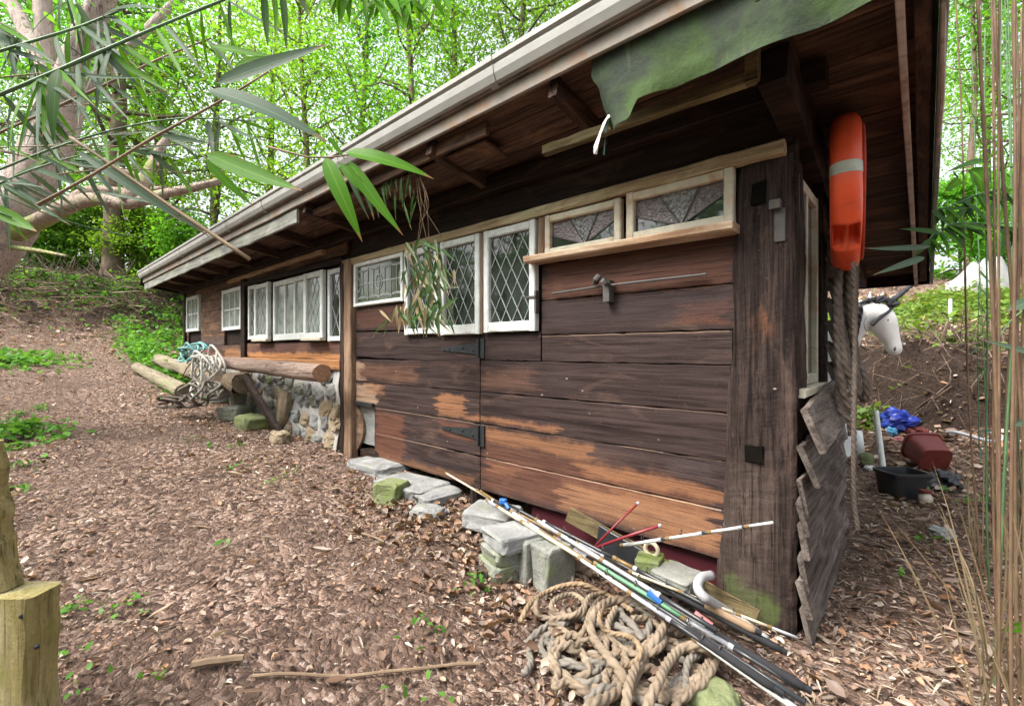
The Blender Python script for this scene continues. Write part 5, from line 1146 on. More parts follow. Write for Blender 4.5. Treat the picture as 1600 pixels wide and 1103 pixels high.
x = RNG.uniform(-.4, 1.9, 4200); y = RNG.uniform(1.3, 5.5, 4200); k = ~in_shed(x, y); x, y = x[k], y[k]; n = len(x)
o = scatter('straw_litter', BLADE_V, LEAF_F, np.stack([x, y, G(x, y)+RNG.uniform(.0, .03, n)], -1), rots(n, None, .15, .3), RNG.uniform(.025, .11, n)[:, None]*np.stack([np.ones(n), RNG.uniform(.4, 1., n), np.ones(n)], -1), M['litter_blade']); o['kind'] = 'stuff'; o['label'] = 'straw and narrow dry leaves on the ground beside the end wall'
# twigs in the litter, bank roots, brushwood
def twigs(name, label, n, fpos, L0, L1, r0, r1, tilt, mat='twig', curve=.12):
    m = MB(); rr = random.Random(hash(name) % 1000 if False else len(name)*7)
    for k in range(n):
        p = Vector(fpos(rr)); a = rr.uniform(0, 6.283); t = rr.gauss(0, tilt); L = rr.uniform(L0, L1); d = Vector((math.cos(a)*math.cos(t), math.sin(a)*math.cos(t), math.sin(t)))
        w_ = Vector((rr.gauss(0, 1), rr.gauss(0, 1), rr.gauss(0, .6)))*L*curve; r = rr.uniform(r0, r1)
        m.tube([p-d*L/2, p-d*L/6+w_, p+d*L/6+w_*.6, p+d*L/2], [r, r*.9, r*.75, r*.4], 5)
    o = m.build(name, M[mat], None, True); o['kind'] = 'stuff'; o['label'] = label; return o
def fp(rr):
    a = rr.uniform(-1.1, 1.0)+YAW; r = rr.uniform(1.2, 9); x, y = -math.sin(a)*r, math.cos(a)*r
    if x < -.4 and y > 2.3: y = rr.uniform(-2, 2.2)
    return (x, y, Gf(x, y)+.012)
twigs('fallen_twigs', 'thin twigs lying among the fallen leaves', 900, fp, .05, .34, .0009, .003, .05)
def brush(rr):
    x = -rr.uniform(15.6, 18.8); y = rr.uniform(-9, 9); return (x, y, Gf(x, y)+abs(rr.gauss(0, .16))+.02)
twigs('brushwood_heap', 'long heap of dead brushwood on the bank at the end of the path', 3000, brush, .3, 1.5, .003, .014, .6)
def brush2(rr):
    y = rr.uniform(-4, 6); x = -15.2-rr.random()*2; return (x, y, Gf(x, y)+rr.uniform(.0, .25))
twigs('fallen_branches', 'pale fallen branches on the front of the bank', 130, brush2, .5, 1.8, .006, .02, .3, 'cane_tan')
def roots(rr):
    x = rr.uniform(-4, 6); y = 7.0+rr.uniform(-.1, .8); return (x, y, Gf(x, y)+rr.uniform(0, .12))
twigs('bank_roots', 'tangle of roots and dead stems on the earth bank', 1500, roots, .2, .9, .002, .010, 1.)
def litter2(n, f, name, label, mat, s0, s1, tv=LEAF_V, tf=LEAF_F, t=.5):
    x, y, z = f(n); n = len(x); o = scatter(name, tv, tf, np.stack([x, y, z], -1), rots(n, None, t, t), RNG.uniform(s0, s1, n)[:, None]*np.ones((1, 3)), M[mat]); o['kind'] = 'stuff'; o['label'] = label
x = -RNG.uniform(13.5, 21, 5000); y = RNG.uniform(-8, 9, 5000)
o = scatter('bank_litter', CURL_V, CURL_F, np.stack([x, y, G(x, y)+RNG.uniform(0, .05, 5000)], -1), rots(5000, None, .4, .4), RNG.uniform(.05, .13, 5000)[:, None]*np.ones((1, 3)), M['litter']); o['kind'] = 'stuff'; o['label'] = 'brown leaves on the bank at the end of the path'
def f(n): x = RNG.uniform(-3, 8, n); y = np.where(RNG.uniform(0, 1, n) < .25, RNG.uniform(5.6, 7.1, n), RNG.uniform(7.7, 14, n)); k = ~in_shed(x, y); x, y = x[k], y[k]; return x, y, G(x, y)+RNG.uniform(0, .06, len(x))
litter2(9000, f, 'slope_litter', 'brown leaves on the bank and slope behind the shed', 'litter', .05, .12, CURL_V, CURL_F)
# herbs: patches (cx, cy, rx, ry, n, height)
def patches(ps, name, label, mat, s0, s1):
    xs, ys, zs = [], [], []
    for (cx, cy, rx, ry, n, h) in ps:
        a = RNG.normal(0, .5, n); b = RNG.normal(0, .5, n); x = cx+a*rx; y = cy+b*ry; k = ~in_shed(x, y); x, y, a, b = x[k], y[k], a[k], b[k]
        xs.append(x); ys.append(y); zs.append(G(x, y)+.02+h*RNG.uniform(0, 1, len(x))*np.exp(-(a*a+b*b))*(.6+.4*np.sin(x*7)*np.sin(y*8)))
    x, y, z = map(np.concatenate, (xs, ys, zs)); n = len(x)
    o = scatter(name, LEAF_V, LEAF_F, np.stack([x, y, z], -1), rots(n, None, .5, .5), RNG.uniform(s0, s1, n)[:, None]*np.ones((1, 3)), M[mat]); o['kind'] = 'stuff'; o['label'] = label
ps = []
for px, py, rx, ry, n, h in [(150, 520, .9, .7, 500, .3), (40, 545, 1.6, 1.4, 1500, .3), (95, 530, 1.6, 1.3, 1300, .3), (20, 520, 2., 1.5, 1200, .3), (160, 522, 1.5, 1.2, 900, .3), (20, 585, .9, .8, 600, .16), (8, 610, .8, .5, 300, .12)]:
    q = at_height(px, py, .9) if py > 560 else at_depth(px, py, 12.5); ps.append((q.x, q.y, rx, ry, n, h))
for x, y in ((-14.3, 2.6), (-14.2, 4.2), (-13.6, 3.6), (-15.4, 3.2)): ps.append((x, y, .9, .7, 520, .45))
for x, y in ((-16.5, -2), (-16.2, -5), (-17, 1), (-17.5, 4), (-15.6, -3.4)): ps.append((x, y, 1.4, 1.6, 330, .35))
patches(ps, 'bank_herbs', 'low green herbs along the far side of the path', 'herb', .06, .15)
ps = []
for px, py, n in ((235, 548, 700), (215, 560, 350), (258, 560, 500), (285, 545, 500), (200, 570, 200)):
    q = at_wall(px, py, 2.0); ps.append((q.x, q.y, .9, .35, n, .55))
patches(ps, 'path_edge_herbs', 'leafy green plants by the far end of the log pile', 'herb', .06, .14)
ps = [(RNG.uniform(-1, 7), RNG.uniform(8.2, 13), 1.3, 1., 420, .35) for _ in range(36)]+[(.4, 7.6, .5, .3, 200, .3), (-.6, 6.9, .4, .3, 250, .5), (1.6, 7.9, .6, .3, 200, .3)]
patches(ps, 'slope_herbs', 'green and golden herbs on the slope above the bank', 'herb_gold', .06, .14)
# little seedlings on the path
ps = []
for px, py, n in [(748, 922, 26), (660, 990, 12), (205, 955, 14), (105, 965, 26), (190, 965, 8), (30, 730, 26), (25, 770, 24), (45, 960, 14), (90, 1050, 10), (365, 735, 14), (330, 700, 14), (300, 690, 12), (345, 860, 4), (130, 1080, 8), (1440, 850, 18), (1530, 790, 30), (1480, 770, 20), (660, 1090, 8), (640, 590, 0), (425, 760, 8), (370, 700, 16), (455, 740, 10), (60, 640, 40), (30, 650, 40), (1415, 905, 8), (240, 1060, 6)]:
    q = at_ground(px, py); ps.append((q.x, q.y, .09, .09, n, .07))
patches(ps, 'seedlings', 'tiny green seedlings scattered on the path', 'herb', .022, .05)
# ------------------------------------------------------------------ trees
def limb_path(p, d, L, n, rr, wob=.18, up=.05):
    pts = [Vector(p)]; d = Vector(d).normalized()
    for i in range(n):
        d = (d+Vector((rr.gauss(0, wob), rr.gauss(0, wob), rr.gauss(0, wob)+up))).normalized(); pts.append(pts[-1]+d*L/n)
    return pts
def crown_leaves(cl, per, spread, flat_, s0, s1, wid=.9):
    """leaf sprays round cluster centres: (n,3) positions"""
    cl = np.array(cl); n = len(cl)*per
    p = np.repeat(cl, per, 0)+RNG.normal(0, 1, (n, 3))*np.array([spread, spread, spread*flat_])
    return p, rots(n, None, .55, .55), RNG.uniform(s0, s1, n)[:, None]*np.array([[1, wid, 1]])
def tree(name, label, x, y, h, r, mat_b, mat_l, crown=(.45, 1.), rad=2.5, nl=16, per=45, leaf=(.08, .16), lean=(0, 0), seed=0, group='trees in the wood around the shed', spread=.55, z=None, cat='tree', droop=.0, nbranch=None):
    rr = random.Random(seed); z0 = Gf(x, y)-.15
    root = thing(name, label, cat, (x, y, z0), group)
    n = 14; pts = []
    for i in range(n+1):
        t = i/n; pts.append(Vector((x+lean[0]*t*h+.12*h*.1*mnoise.noise((seed, t*3, 1)), y+lean[1]*t*h+.12*h*.1*mnoise.noise((seed, t*3, 5)), z0+h*t)))
    m = MB(); m.tube(pts, [r*(1.35 if i == 0 else 1)*(1-.75*(i/n)**1.2) for i in range(n+1)], 14, True, .12)
    cl = []
    for k in range(nl):
        t = crown[0]+(crown[1]-crown[0])*(k+rr.random())/nl; t = min(t, .98)
        b = pts[int(t*n)].lerp(pts[min(n, int(t*n)+1)], t*n-int(t*n)); a = k*2.4+rr.uniform(-.5, .5)
        q = (t-crown[0])/(crown[1]-crown[0]+1e-6); L = rad*(1-.55*q)*rr.uniform(.7, 1.15)
        br = limb_path(b, (math.cos(a), math.sin(a), .25+.5*q-droop), L, 6, rr, .2, .03)
        rb = r*.32*(1-.6*t)+.008
        m.tube(br, [rb*(1-.8*i/6)+.004 for i in range(7)], 6)
        for i in (2, 3, 4, 5, 6):
            for _ in range(2 if i < 6 else 1):
                c = br[i]+Vector((rr.gauss(0, .35), rr.gauss(0, .35), rr.gauss(0, .2)))*rad*.22
                cl.append(c)
                if rr.random() < .6:
                    m.tube([br[i], br[i].lerp(c, .5)+Vector((0, 0, .05)), c], [.012, .009, .005], 4)
    m.build('trunk', M[mat_b], root, True)
    p, ro, sc_ = crown_leaves(cl, per, spread*rad/2.5, .35, *leaf)
    scatter('crown', LEAF_V, LEAF_F, p, ro, sc_, M[mat_l], root)
    return root
def sight(px, d): q = at_depth(px, 549, d); return q.x, q.y
WG = 'trees in the wood around the shed'
T = [ # px at trunk, distance, height, radius, bark, leaves, crown start, crown radius, limbs, per, label
    (174, 14.6, 11, .30, 'bark_grey', 'canopy_b', .42, 3.2, 22, 70, 'straight grey brown tree standing on the bank at the end of the path'),
    (257, 19, 13, .28, 'bark_dark', 'canopy_a', .22, 3.4, 26, 75, 'dark trunked tree behind the far corner of the shed roof'),
    (218, 24, 14, .3, 'bark_dark', 'canopy_a', .2, 4., 26, 70, 'tree between the straight bank tree and the far roof corner'),
    (330, 17, 12, .16, 'bark_grey', 'canopy_a', .18, 3.2, 26, 75, 'slender tree just right of the far roof corner'),
    (415, 21, 14, .2, 'bark_grey', 'canopy_a', .15, 3.8, 28, 75, 'slender tree above the far windows of the shed'),
    (490, 15, 12, .14, 'bark_grey', 'canopy_a', .2, 3.0, 26, 75, 'thin trunked tree above the pale three pane window'),
    (560, 19, 14, .2, 'bark_grey', 'canopy_b', .2, 3.6, 28, 75, 'tree above the pale wall post of the shed'),
    (640, 14, 12, .15, 'bark_grey', 'canopy_a', .25, 3.2, 26, 75, 'thin tree above the latticed windows'),
    (720, 18, 15, .2, 'bark_dark', 'canopy_a', .22, 3.8, 28, 75, 'tree with dark limbs leaning out above the middle of the gutter'),
    (800, 14, 13, .16, 'bark_dark', 'canopy_b', .3, 3.2, 26, 75, 'dark stemmed tree behind the near half of the gutter'),
    (880, 19, 15, .22, 'bark_grey', 'canopy_a', .25, 3.8, 28, 70, 'tree showing over the gutter near the top middle of the photo'),
    (1000, 15, 14, .2, 'bark_grey', 'canopy_a', .35, 3.4, 24, 70, 'tree hidden by the roof over the near windows'),
    (60, 19, 12, .2, 'bark_grey', 'canopy_b', .25, 3.4, 26, 70, 'tree behind the pale leaning trunk at the left'),
    (110, 26, 14, .25, 'bark_dark', 'canopy_a', .2, 4.2, 28, 70, 'distant tree seen between the pale leaning trunk and the bank tree'),
    (-40, 15, 11, .2, 'bark_grey', 'canopy_b', .25, 3.2, 24, 70, 'tree at the extreme left edge beyond the path'),
    (1512, 16, 13, .12, 'bark_grey', 'canopy_a', .55, 2.2, 16, 50, 'slender tree just right of the roof verge'),
    (1540, 20, 15, .18, 'bark_dark', 'canopy_a', .25, 3.8, 28, 75, 'tree behind the bamboo canes at the right edge'),
    (1600, 15, 13, .2, 'bark_grey', 'canopy_b', .3, 3.4, 26, 70, 'tree at the extreme right edge behind the canes'),
    (1425, 26, 16, .22, 'bark_dark', 'canopy_a', .4, 3.8, 20, 55, 'far tree partly hidden behind the roof verge'),
]
for k, (px, d, h, r, mb, ml, c0_, rad, nl, per, lb) in enumerate(T):
    x, y = sight(px, d)
    tree('woodland_tree', lb, x, y, h, r, mb, ml, (c0_, 1.), rad, nl, int(per*.52), (.10, .20) if d > 17 else (.08, .165), (random.uniform(-.03, .03), random.uniform(-.03, .03)), 100+k, WG)
# trees out of the picture behind the viewer (mirrored in the panes)
for k, (x, y, h) in enumerate([(-3, -8, 8), (3, -9, 9), (-9, -8, 8), (8, -5, 9), (-14, -11, 10), (0, -15, 12), (-7, -14, 12)]):
    tree('woodland_tree', ['tree behind the photographer, straight back', 'tree behind the photographer, to the right', 'tree behind the photographer, to the left', 'tree to the right of the photographer', 'farther tree behind and left of the photographer', 'tall tree far behind the photographer', 'tall tree far behind and left of the photographer'][k], x, y, h, .16, 'bark_grey', 'canopy_b', (.2, 1.), 2.6, 18, 45, (.12, .22), (0, 0), 200+k, WG)
for k in range(11):
    a = R(120+k*13); rr_ = 6.5+1.6*math.sin(k*2.3); x, y = 1.5+rr_*1.25*math.cos(a+R(20)), -rr_*math.sin(R(40)+k*.19)-.6
    x = -13+k*1.9; y = -6.2-1.3*math.sin(k*1.7)
    tree('bush', 'tall dark bush in the row behind the photographer, number %s from the path end' % ('one two three four five six seven eight nine ten eleven'.split()[k]), x, y, 3.6+.7*math.sin(k*3.1), .05, 'bark_dark', 'canopy_b', (.05, 1.), 1.5, 16, 40, (.12, .22), (0, 0), 400+k, 'bushes behind the photographer', cat='bush')
# undergrowth saplings along the bank
SP = [(30, 14.5, 'bushy sapling at the left end of the brushwood bank'), (100, 16, 'bushy sapling behind the brushwood left of the bank tree'), (135, 15.5, 'low bush tight against the left of the bank tree'), (215, 15, 'low bush between the bank tree and the far roof corner'), (240, 16.5, 'bright green bush beside the far roof corner'), (290, 13.5, 'bush just behind the far end of the roof'), (380, 14, 'bush showing over the far half of the roof'), (1500, 12, 'dark bush on the slope left of the canes'), (1570, 13, 'bush on the slope behind the canes')]
for k, (px, d, lb) in enumerate(SP):
    x, y = sight(px, d); tree('bush', lb, x, y, 2.6, .035, 'bark_dark', 'canopy_a' if k % 2 else 'canopy_b', (.1, 1.), 1.3, 14, 50, (.08, .15), (0, 0), 300+k, 'bushes at the edge of the wood', cat='bush')
# far wood that reads as one mass
n = 15000
a = RNG.uniform(-R(80), R(80), n)+YAW; r = RNG.uniform(27, 44, n); x, y = -np.sin(a)*r, np.cos(a)*r
z = G(x, y)+RNG.uniform(0, 1, n)**1.5*13
keep = (np.sin(a*23+z*.5)+np.sin(z*1.3+a*41)+.6*np.sin(a*90)*np.sin(z*2.1)) > np.where(a < YAW-R(35), .45, -.05)
pos = np.stack([x, y, z], -1)[keep]; n = len(pos)
o = scatter('far_wood', LEAF_V, LEAF_F, pos, rots(n, None, .6, .6), RNG.uniform(.22, .5, n)[:, None]*np.ones((1, 3)), M['canopy_a']); o['kind'] = 'stuff'; o['label'] = 'far off wood closing the view between the trunks'
# the big pale tree leaning over the path
q = at_depth(-260, 620, 4.6); z0 = Gf(q.x, q.y)-.1
big = thing('pale_tree', 'big pale pinkish tree leaning over the path at the left with mossy forking limbs', 'tree', (q.x, q.y, z0))
D4 = lambda px, py, d=4.6: at_depth(px, py, d)
m = MB()
m.tube(smooth_path([Vector((q.x, q.y, z0)), D4(-95, 470), D4(0, 372), D4(55, 270), D4(85, 190), D4(105, 120)], .12), list(np.linspace(.26, .17, len(smooth_path([Vector((q.x, q.y, z0)), D4(-95, 470), D4(0, 372), D4(55, 270), D4(85, 190), D4(105, 120)], .12)))), 18, True, .2)
def limb(pts, r0, r1, k=12):
    s_ = smooth_path(pts, .06); m.tube(s_, list(np.linspace(r0, r1, len(s_))), k, True, .22)
limb([D4(95, 150), D4(125, 70), D4(160, 0), D4(200, -80), D4(260, -190)], .125, .06)
limb([D4(70, 220), D4(75, 130), D4(70, 40), D4(60, -60), D4(30, -200)], .10, .055)
limb([D4(85, 180), D4(60, 90, 4.8), D4(20, 10, 5), D4(-40, -90, 5.2)], .09, .05)
limb([D4(100, 160), D4(150, 120, 4.9), D4(215, 60, 5.2), D4(300, -20, 5.6), D4(380, -90, 6)], .055, .03)
m.build('trunk', M['bark_pale'], big, True)
m = MB()
limb([D4(0, 372, 4.6), D4(55, 350, 4.5), D4(105, 322, 4.4), D4(150, 312, 4.3), D4(200, 320, 4.3), D4(255, 304, 4.3), D4(300, 294, 4.3), D4(345, 283, 4.3)], .095, .03)
limb([D4(92, 328, 4.4), D4(140, 300, 4.45), D4(180, 300, 4.5), D4(225, 298, 4.5), D4(262, 296, 4.5)], .07, .03)
limb([D4(195, 316, 4.3), D4(222, 290, 4.35), D4(240, 255, 4.4), D4(252, 228, 4.45), D4(270, 208, 4.5)], .075, .028)
limb([D4(240, 255, 4.4), D4(262, 262, 4.4), D4(275, 255, 4.4)], .028, .012)
limb([D4(225, 285, 4.35), D4(205, 272, 4.3), D4(185, 262, 4.3)], .03, .012)
limb([D4(10, 385), D4(60, 392, 4.4), D4(105, 400, 4.2)], .03, .01)
m.build('limb', M['bark_moss'], big, True)
cl = [D4(random.uniform(-60, 330), random.uniform(-150, 120), random.uniform(4.6, 7)) for _ in range(80)]
p, ro, sc_ = crown_leaves(cl, 22, .3, .4, .06, .12)
scatter('crown', LEAF_V, LEAF_F, p, ro, sc_, M['canopy_a'], big)
# maple like branches hanging over the roof
for k, (pts, lb, seed) in enumerate([([(1010, 40), (930, 30), (860, 60), (760, 70), (690, 40)], 'leafy branch reaching in over the gutter from behind the roof', 1), ([(760, 150), (700, 120), (640, 140), (590, 175)], 'bare forked branch above the middle of the gutter', 2), ([(980, 10), (900, 100), (840, 40), (800, 20)], 'twiggy branch behind the top of the gutter', 3)]):
    pass

# ------------------------------------------------------------------ bamboo in the foreground, left
def nodes_tube(m, pts, r0, r1, k=8):
    s_ = smooth_path(pts, .035); rad = []
    for i in range(len(s_)):
        t = i/(len(s_)-1); rr_ = r0+(r1-r0)*t
        rad.append(rr_*(1.25 if i % 6 == 0 else 1))
    m.tube(s_, rad, k)
BG = 'bamboo canes hanging in from the left'
def cane(label, path, r0, r1, mat, leaves=(), group=BG, name='bamboo_cane', lm='bam_green'):
    pts = [at_depth(x, y, d) for x, y, d in path]; root = thing(name, label, 'bamboo', tuple(pts[0]), group)
    m = MB(); nodes_tube(m, pts, r0, r1); m.build('stem', M[mat], root, True)
    for lf in leaves:
        (x0, y0, d0, x1, y1, d1, wpx), mt = lf[:7], lf[7] if len(lf) > 7 else lm
        a = at_depth(x0, y0, d0); b = at_depth(x1, y1, d1); wd = wpx/712*(d0+d1)/2
        m = MB(); nrm = Vector((sn, -cs, .35+random.uniform(-.3, .3))); m.leaf(a, b, wd, nrm, random.uniform(-.10, .16), 12, .22, random.uniform(-.05, .05)); m.build('leaf', M[mt], root, True)
    return root
def sprays(path_pts, n, rr, L=(60, 130), wd=(6, 12), mats=('bam_green', 'bam_grey', 'bam_grey'), down=.6):
    out = []
    for k in range(n):
        i = rr.randrange(len(path_pts)-1); t = rr.random(); a, b = path_pts[i], path_pts[i+1]
        x, y, d = [a[j]+(b[j]-a[j])*t for j in range(3)]; l = rr.uniform(*L)*.8/d; an = rr.gauss(down, .6)
        out.append((x, y, d, x+l*math.cos(an), y+l*math.sin(an), d+rr.uniform(-.12, .12), rr.uniform(*wd)*.9/d, rr.choice(mats)))
    return out
rr = random.Random(12)
c1_ = [(-40, 92, .95), (60, 62, .95), (130, 40, 1.0), (185, 18, 1.0)]
cane('green bamboo cane slanting across the top left corner, uppermost', c1_, .0032, .0022, 'cane_green', sprays(c1_, 18, rr, (90, 160), (6, 12), down=1.0))
c2_ = [(-40, 165, .85), (100, 106, .85), (240, 45, .9), (370, -8, .95)]
cane('dark green bamboo cane slanting from the left edge to the top by the sky gap', c2_, .0036, .0024, 'cane_green', [(92, 108, .8, 84, 226, .78, 24, 'bam_dark'), (70, 118, .82, 66, 215, .8, 12, 'bam_green')]+sprays(c2_, 24, rr, (90, 160), (5, 11), down=1.1))
c3_ = [(-40, 225, 1.0), (110, 158, 1.0), (250, 92, 1.1), (330, 60, 1.15)]
cane('tan bamboo cane running parallel below the dark green one', c3_, .003, .002, 'cane_tan', sprays(c3_, 14, rr, (80, 140), (5, 10)))
c4_ = [(-40, 282, .95), (75, 235, .95), (190, 200, 1.0), (290, 185, 1.0), (400, 190, 1.05)]
cane('thin green bamboo cane levelling out towards the pale leaves', c4_, .0024, .0014, 'cane_green', sprays(c4_, 18, rr, (80, 150), (5, 10)))
c5_ = [(60, 320, .75), (150, 270, .75), (240, 215, .75), (345, 158, .76), (420, 112, .78)]
cane('brown bamboo cane bearing the three large grey green leaves', c5_, .0026, .0016, 'cane_tan', [
    (338, 130, .75, 512, 70, .74, 26, 'bam_grey'), (365, 112, .8, 440, 92, .8, 26, 'bam_green'), (325, 141, .75, 514, 224, .73, 31, 'bam_grey'), (330, 72, .9, 440, 92, .9, 14, 'bam_green'),
    (322, 240, .74, 472, 298, .72, 30, 'bam_green'), (322, 250, .76, 396, 322, .76, 14, 'bam_green'), (250, 212, .8, 330, 225, .8, 9, 'bam_grey')])
c6_ = [(-40, 232, 1.1), (100, 228, 1.1), (250, 228, 1.15), (335, 217, 1.2)]
cane('thin pale straight stem crossing level behind the large leaves', c6_, .0018, .0012, 'cane_tan')
c7_ = [(420, 230, .72), (480, 246, .72), (520, 246, .72), (560, 240, .73)]
cane('short bamboo sprig with bright green brown tipped leaves in front of the gutter', c7_, .0016, .0012, 'cane_tan', [
    (540, 238, .73, 678, 280, .72, 25), (508, 246, .72, 566, 378, .71, 26), (530, 255, .73, 606, 335, .73, 16), (545, 252, .73, 630, 368, .72, 20), (540, 262, .76, 578, 345, .76, 7, 'bam_grey'), (515, 215, .73, 540, 250, .73, 8), (560, 270, .78, 585, 345, .78, 8, 'bam_mixed')])
c8_ = [(395, -40, .9), (425, -20, .9), (450, -10, .9)]
cane('bamboo tip with leaves hanging straight down at the top of the photo', c8_, .002, .0014, 'cane_green', [(412, -20, .9, 419, 76, .9, 12, 'bam_dark'), (426, -20, .9, 430, 62, .9, 9), (440, -20, .9, 447, 80, .9, 11, 'bam_dark'), (462, -20, .9, 485, 28, .9, 9, 'bam_mixed')])
c9_ = [(110, 215, .8), (180, 262, .8), (270, 325, .8), (330, 365, .8), (390, 405, .8)]
cane('broken tan bamboo stem pointing down at the far roof', c9_, .0026, .0034, 'cane_tan', [(120, 235, .8, 290, 350, .8, 12, 'bam_grey'), (170, 262, .85, 330, 372, .85, 16, 'bam_grey'), (150, 300, .9, 345, 345, .9, 6, 'bam_grey'), (255, 345, .85, 320, 320, .85, 6, 'bam_mixed')])
c10_ = [(-30, 318, .7), (0, 332, .7), (18, 340, .7)]
cane('leaf tip of bamboo poking in at the left edge below the canes', c10_, .0016, .001, 'cane_green', [(-20, 322, .7, 58, 362, .7, 22), (-30, 270, .7, 20, 282, .7, 10, 'bam_grey')])
c11_ = [(-40, 305, 1.2), (60, 262, 1.2), (180, 232, 1.25), (260, 240, 1.3)]
c11_root = cane('lower bamboo cane with many narrow grey leaves over the pale limb', c11_, .0026, .0014, 'cane_green', sprays(c11_, 46, rr, (100, 190), (5, 11), ('bam_grey', 'bam_green', 'bam_grey', 'bam_grey'), .5))
rr = random.Random(55); tw_root = c11_root
for k in range(12):
    x0, y0, d0 = rr.uniform(-40, 120), rr.uniform(120, 300), rr.uniform(.9, 1.5); L = rr.uniform(140, 300); an = rr.gauss(.05, .28); mt = MB()
    p_ = [at_depth(x0+L*t, y0+L*t*math.tan(an)+14*math.sin(t*3+k), d0+.15*t) for t in (0, .25, .5, .75, 1)]
    nodes_tube(mt, p_, .0016, .0007, 6); mt.build('side_twig', M['cane_tan' if k % 3 else 'cane_green'], tw_root, True)
c12_ = [(100, -30, 1.1), (140, 40, 1.1), (165, 90, 1.1)]
cane('drooping dark bamboo twig in the top left corner', c12_, .0022, .0012, 'cane_green', sprays(c12_, 22, rr, (80, 150), (5, 12), ('bam_dark', 'bam_green', 'bam_grey'), 1.3))
c13_ = [(-40, 20, 1.3), (40, 60, 1.3), (70, 140, 1.3), (60, 200, 1.3)]
cane('pale leafy bamboo twig hanging down the left edge', c13_, .0022, .0012, 'cane_tan', sprays(c13_, 60, rr, (90, 160), (6, 13), ('bam_grey', 'bam_grey', 'bam_green'), 1.4))
# hanging sprays high up
c14_ = [(520, -30, 1.6), (580, -10, 1.6), (640, 0, 1.6), (690, -20, 1.6)]
cane('overhead bamboo twig with a fringe of bright leaves at the top middle', c14_, .003, .002, 'cane_tan', sprays(c14_, 46, rr, (70, 140), (14, 24), ('bam_green',), 1.5))
# sprig hanging before the latticed windows
rr = random.Random(31)
a0 = at_wall(650, 270, 1.92); root = thing('bamboo_sprig', 'half dead bamboo sprig hanging from the eave in front of the latticed windows', 'bamboo', tuple(a0))
m = MB(); st = []
for k, (x1, y1) in enumerate([(668, 380), (650, 400), (690, 370), (640, 440), (672, 430), (655, 350)]):
    pth = [at_wall(650+k, 272, 1.92), at_wall(655+k*3, 320, 1.94), at_wall(x1, y1, 2.0+.02*k)]; m.tube(smooth_path(pth, .05), .0025, 5); st.append((x1, y1))
m.build('stem', M['cane_tan'], root, True)
m = MB(); m2 = MB()
for k in range(125):
    x = rr.gauss(663, 18); y = rr.uniform(372, 500); an = rr.gauss(1.45, .5); l = rr.uniform(20, 48); Y = 2.03+rr.uniform(-.08, .1)
    (m if rr.random() < .84 else m2).leaf(at_wall(x, y, Y), at_wall(x+l*math.cos(an), min(y+l*math.sin(an), 528), Y+rr.uniform(-.05, .05)), rr.uniform(4, 7)/712*2.9, (sn, -cs, .3), rr.uniform(-.05, .15), 6)
for k in range(9):
    x = rr.uniform(618, 645); y = rr.uniform(465, 495); m2.leaf(at_wall(x, y, 2.05), at_wall(x+rr.uniform(-12, 8), y+rr.uniform(20, 36), 2.05), 6/712*2.9, (sn, -cs, .3), .1, 6)
m.build('green_leaves', M['bam_mixed'], root, True); m2.build('dry_leaves', M['sprig_dry'], root, True)
m = MB(); 
for k in range(16):
    x = rr.uniform(570, 655); y = rr.uniform(268, 330); l = rr.uniform(14, 40); an = rr.gauss(1.5, .3); m.leaf(at_wall(x, y-8, 1.86), at_wall(x+l*math.cos(an), y+l*math.sin(an), 1.87), 4/712*2.7, (sn, -cs, .3), .1, 5)
    m.tube([at_wall(x, y-14, 1.84), at_wall(x+3, y, 1.86)], .0015, 4)
sx = m.build('dead_eave_twigs', M['bam_mixed'], None, True); sx['kind'] = 'stuff'; sx['label'] = 'dead leaf wisps caught under the gutter'
# ------------------------------------------------------------------ bamboo clump on the right
rr = random.Random(77)
CG = 'thin bamboo canes in the clump at the right edge'
def rcane(px, d, lean, r, mat, k, lab='thin brown bamboo cane in the dense clump at the right edge'):
    x, y = sight(px, d); z0 = Gf(x, y)-.03; root = thing('bamboo_cane', lab, 'bamboo', (x, y, z0), CG)
    h = rr.uniform(3.0, 4.2); pts = []
    for i in range(9):
        t = i/8; pts.append(Vector((x+lean[0]*t*h+.03*mnoise.noise((k, t*2, 0)), y+lean[1]*t*h+.03*mnoise.noise((k, t*2, 7)), z0+h*t)))
    m = MB(); nodes_tube(m, pts, r, r*.6, 8); m.build('stem', M[mat], root, True); return root, pts
canes = []
for k in range(40):
    px = 1535+rr.random()**.8*115; d = rr.uniform(1.5, 3.4)
    if d < 2: px = max(px, 1550)
    mt = rr.choice(['cane_brown', 'cane_brown', 'cane_tan', 'cane_brown', 'cane_brown', 'cane_green'])
    canes.append(rcane(px, d, (rr.gauss(.0, .02), rr.gauss(0, .02)), rr.uniform(.0028, .0065), mt, k, 'thin green bamboo cane in the dense clump at the right edge' if mt == 'cane_green' else 'thin brown bamboo cane in the dense clump at the right edge'))
for k, (px, d, r) in enumerate([(1586, 1.25, .0045), (1560, 1.45, .004), (1600, 1.3, .006)]):
    canes.append(rcane(px, d, (0, 0), r, 'cane_brown', 80+k))
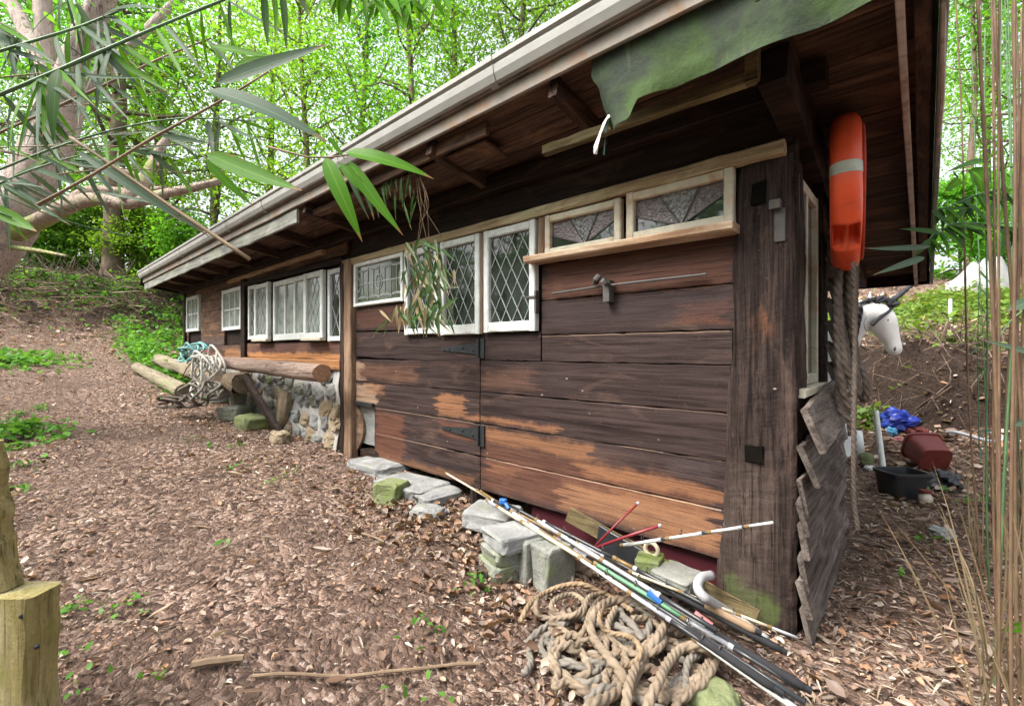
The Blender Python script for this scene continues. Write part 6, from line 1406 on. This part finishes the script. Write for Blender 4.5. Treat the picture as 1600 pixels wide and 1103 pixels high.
# leafy shoots of that clump
RG = 'leafy bamboo shoots beside the right clump'
def shoot(label, path, leaves, mat='cane_green', r=.003): return cane(label, path, r, r*.5, mat, leaves, RG, 'bamboo_shoot', 'bam_dark')
def rs(path, n, L=(40, 90), wd=(7, 13), down=.5, mats=('bam_dark', 'bam_green', 'bam_dark')): return sprays(path, n, rr, L, wd, mats, down)
s1_ = [(1600, 300, 2.2), (1540, 300, 2.2), (1490, 320, 2.2), (1455, 330, 2.2)]
shoot('dark leafy bamboo shoot reaching left to the roof verge, upper one', s1_, rs(s1_, 34, (70, 150), (14, 26), .7))
s2_ = [(1600, 360, 2.1), (1540, 350, 2.1), (1480, 352, 2.1), (1440, 385, 2.1)]
shoot('dark leafy bamboo shoot reaching left under the first to the verge', s2_, rs(s2_, 40, (70, 150), (14, 26), .9)+[(1455, 385, 2.0, 1350, 388, 2.0, 9, 'bam_grey'), (1445, 402, 2.0, 1363, 430, 2.0, 11, 'bam_grey'), (1470, 365, 2., 1405, 358, 2., 10, 'bam_dark')])
s3_ = [(1600, 260, 2.4), (1545, 262, 2.4), (1485, 270, 2.4)]
shoot('thin shoot with a few long curved leaves above the leafy shoots', s3_, [(1540, 250, 2.4, 1478, 270, 2.4, 10, 'bam_dark'), (1520, 262, 2.4, 1535, 305, 2.4, 34, 'bam_green'), (1500, 280, 2.4, 1475, 300, 2.4, 14, 'bam_green')]+rs(s3_, 12, (60, 110), (10, 20), .8))
s4_ = [(1620, 470, 1.5), (1580, 500, 1.5), (1560, 530, 1.5)]
shoot('small shoot with pale green leaves low at the right edge', s4_, [(1610, 470, 1.3, 1572, 486, 1.3, 18, 'bam_grey'), (1630, 560, 1.3, 1535, 532, 1.3, 10, 'bam_grey'), (1620, 655, 1.4, 1580, 665, 1.4, 14, 'bam_grey'), (1610, 975, 1.6, 1562, 985, 1.6, 16, 'bam_green')])
s5_ = [(1530, 700, 2.6), (1528, 560, 2.6), (1530, 420, 2.6)]
shoot('upright green shoot in front of the bank left of the canes', s5_, rs(s5_, 16, (50, 100), (6, 12), .9, ('bam_grey', 'bam_green')))
s6_ = [(1560, 230, 2.8), (1520, 180, 2.8), (1500, 120, 2.8)]
shoot('thin shoot rising beside the verge near the top right', s6_, rs(s6_, 20, (50, 110), (8, 16), .9, ('bam_green',)))
# clump base: dry grass
m = MB()
for k in range(90):
    px = 1515+rr.random()*140; d = rr.uniform(1.35, 2.8); x, y = sight(px, d); z0 = Gf(x, y); hh = rr.uniform(.2, .9)
    p = Vector((x, y, z0)); m.leaf(p, p+Vector((rr.gauss(0, .12), rr.gauss(0, .12), hh)), .009, (sn, -cs, .1), rr.uniform(-.1, .2), 5)
o = m.build('dry_clump_grass', M['straw'], None, True); o['kind'] = 'stuff'; o['label'] = 'dry grass and dead stems at the foot of the cane clump'
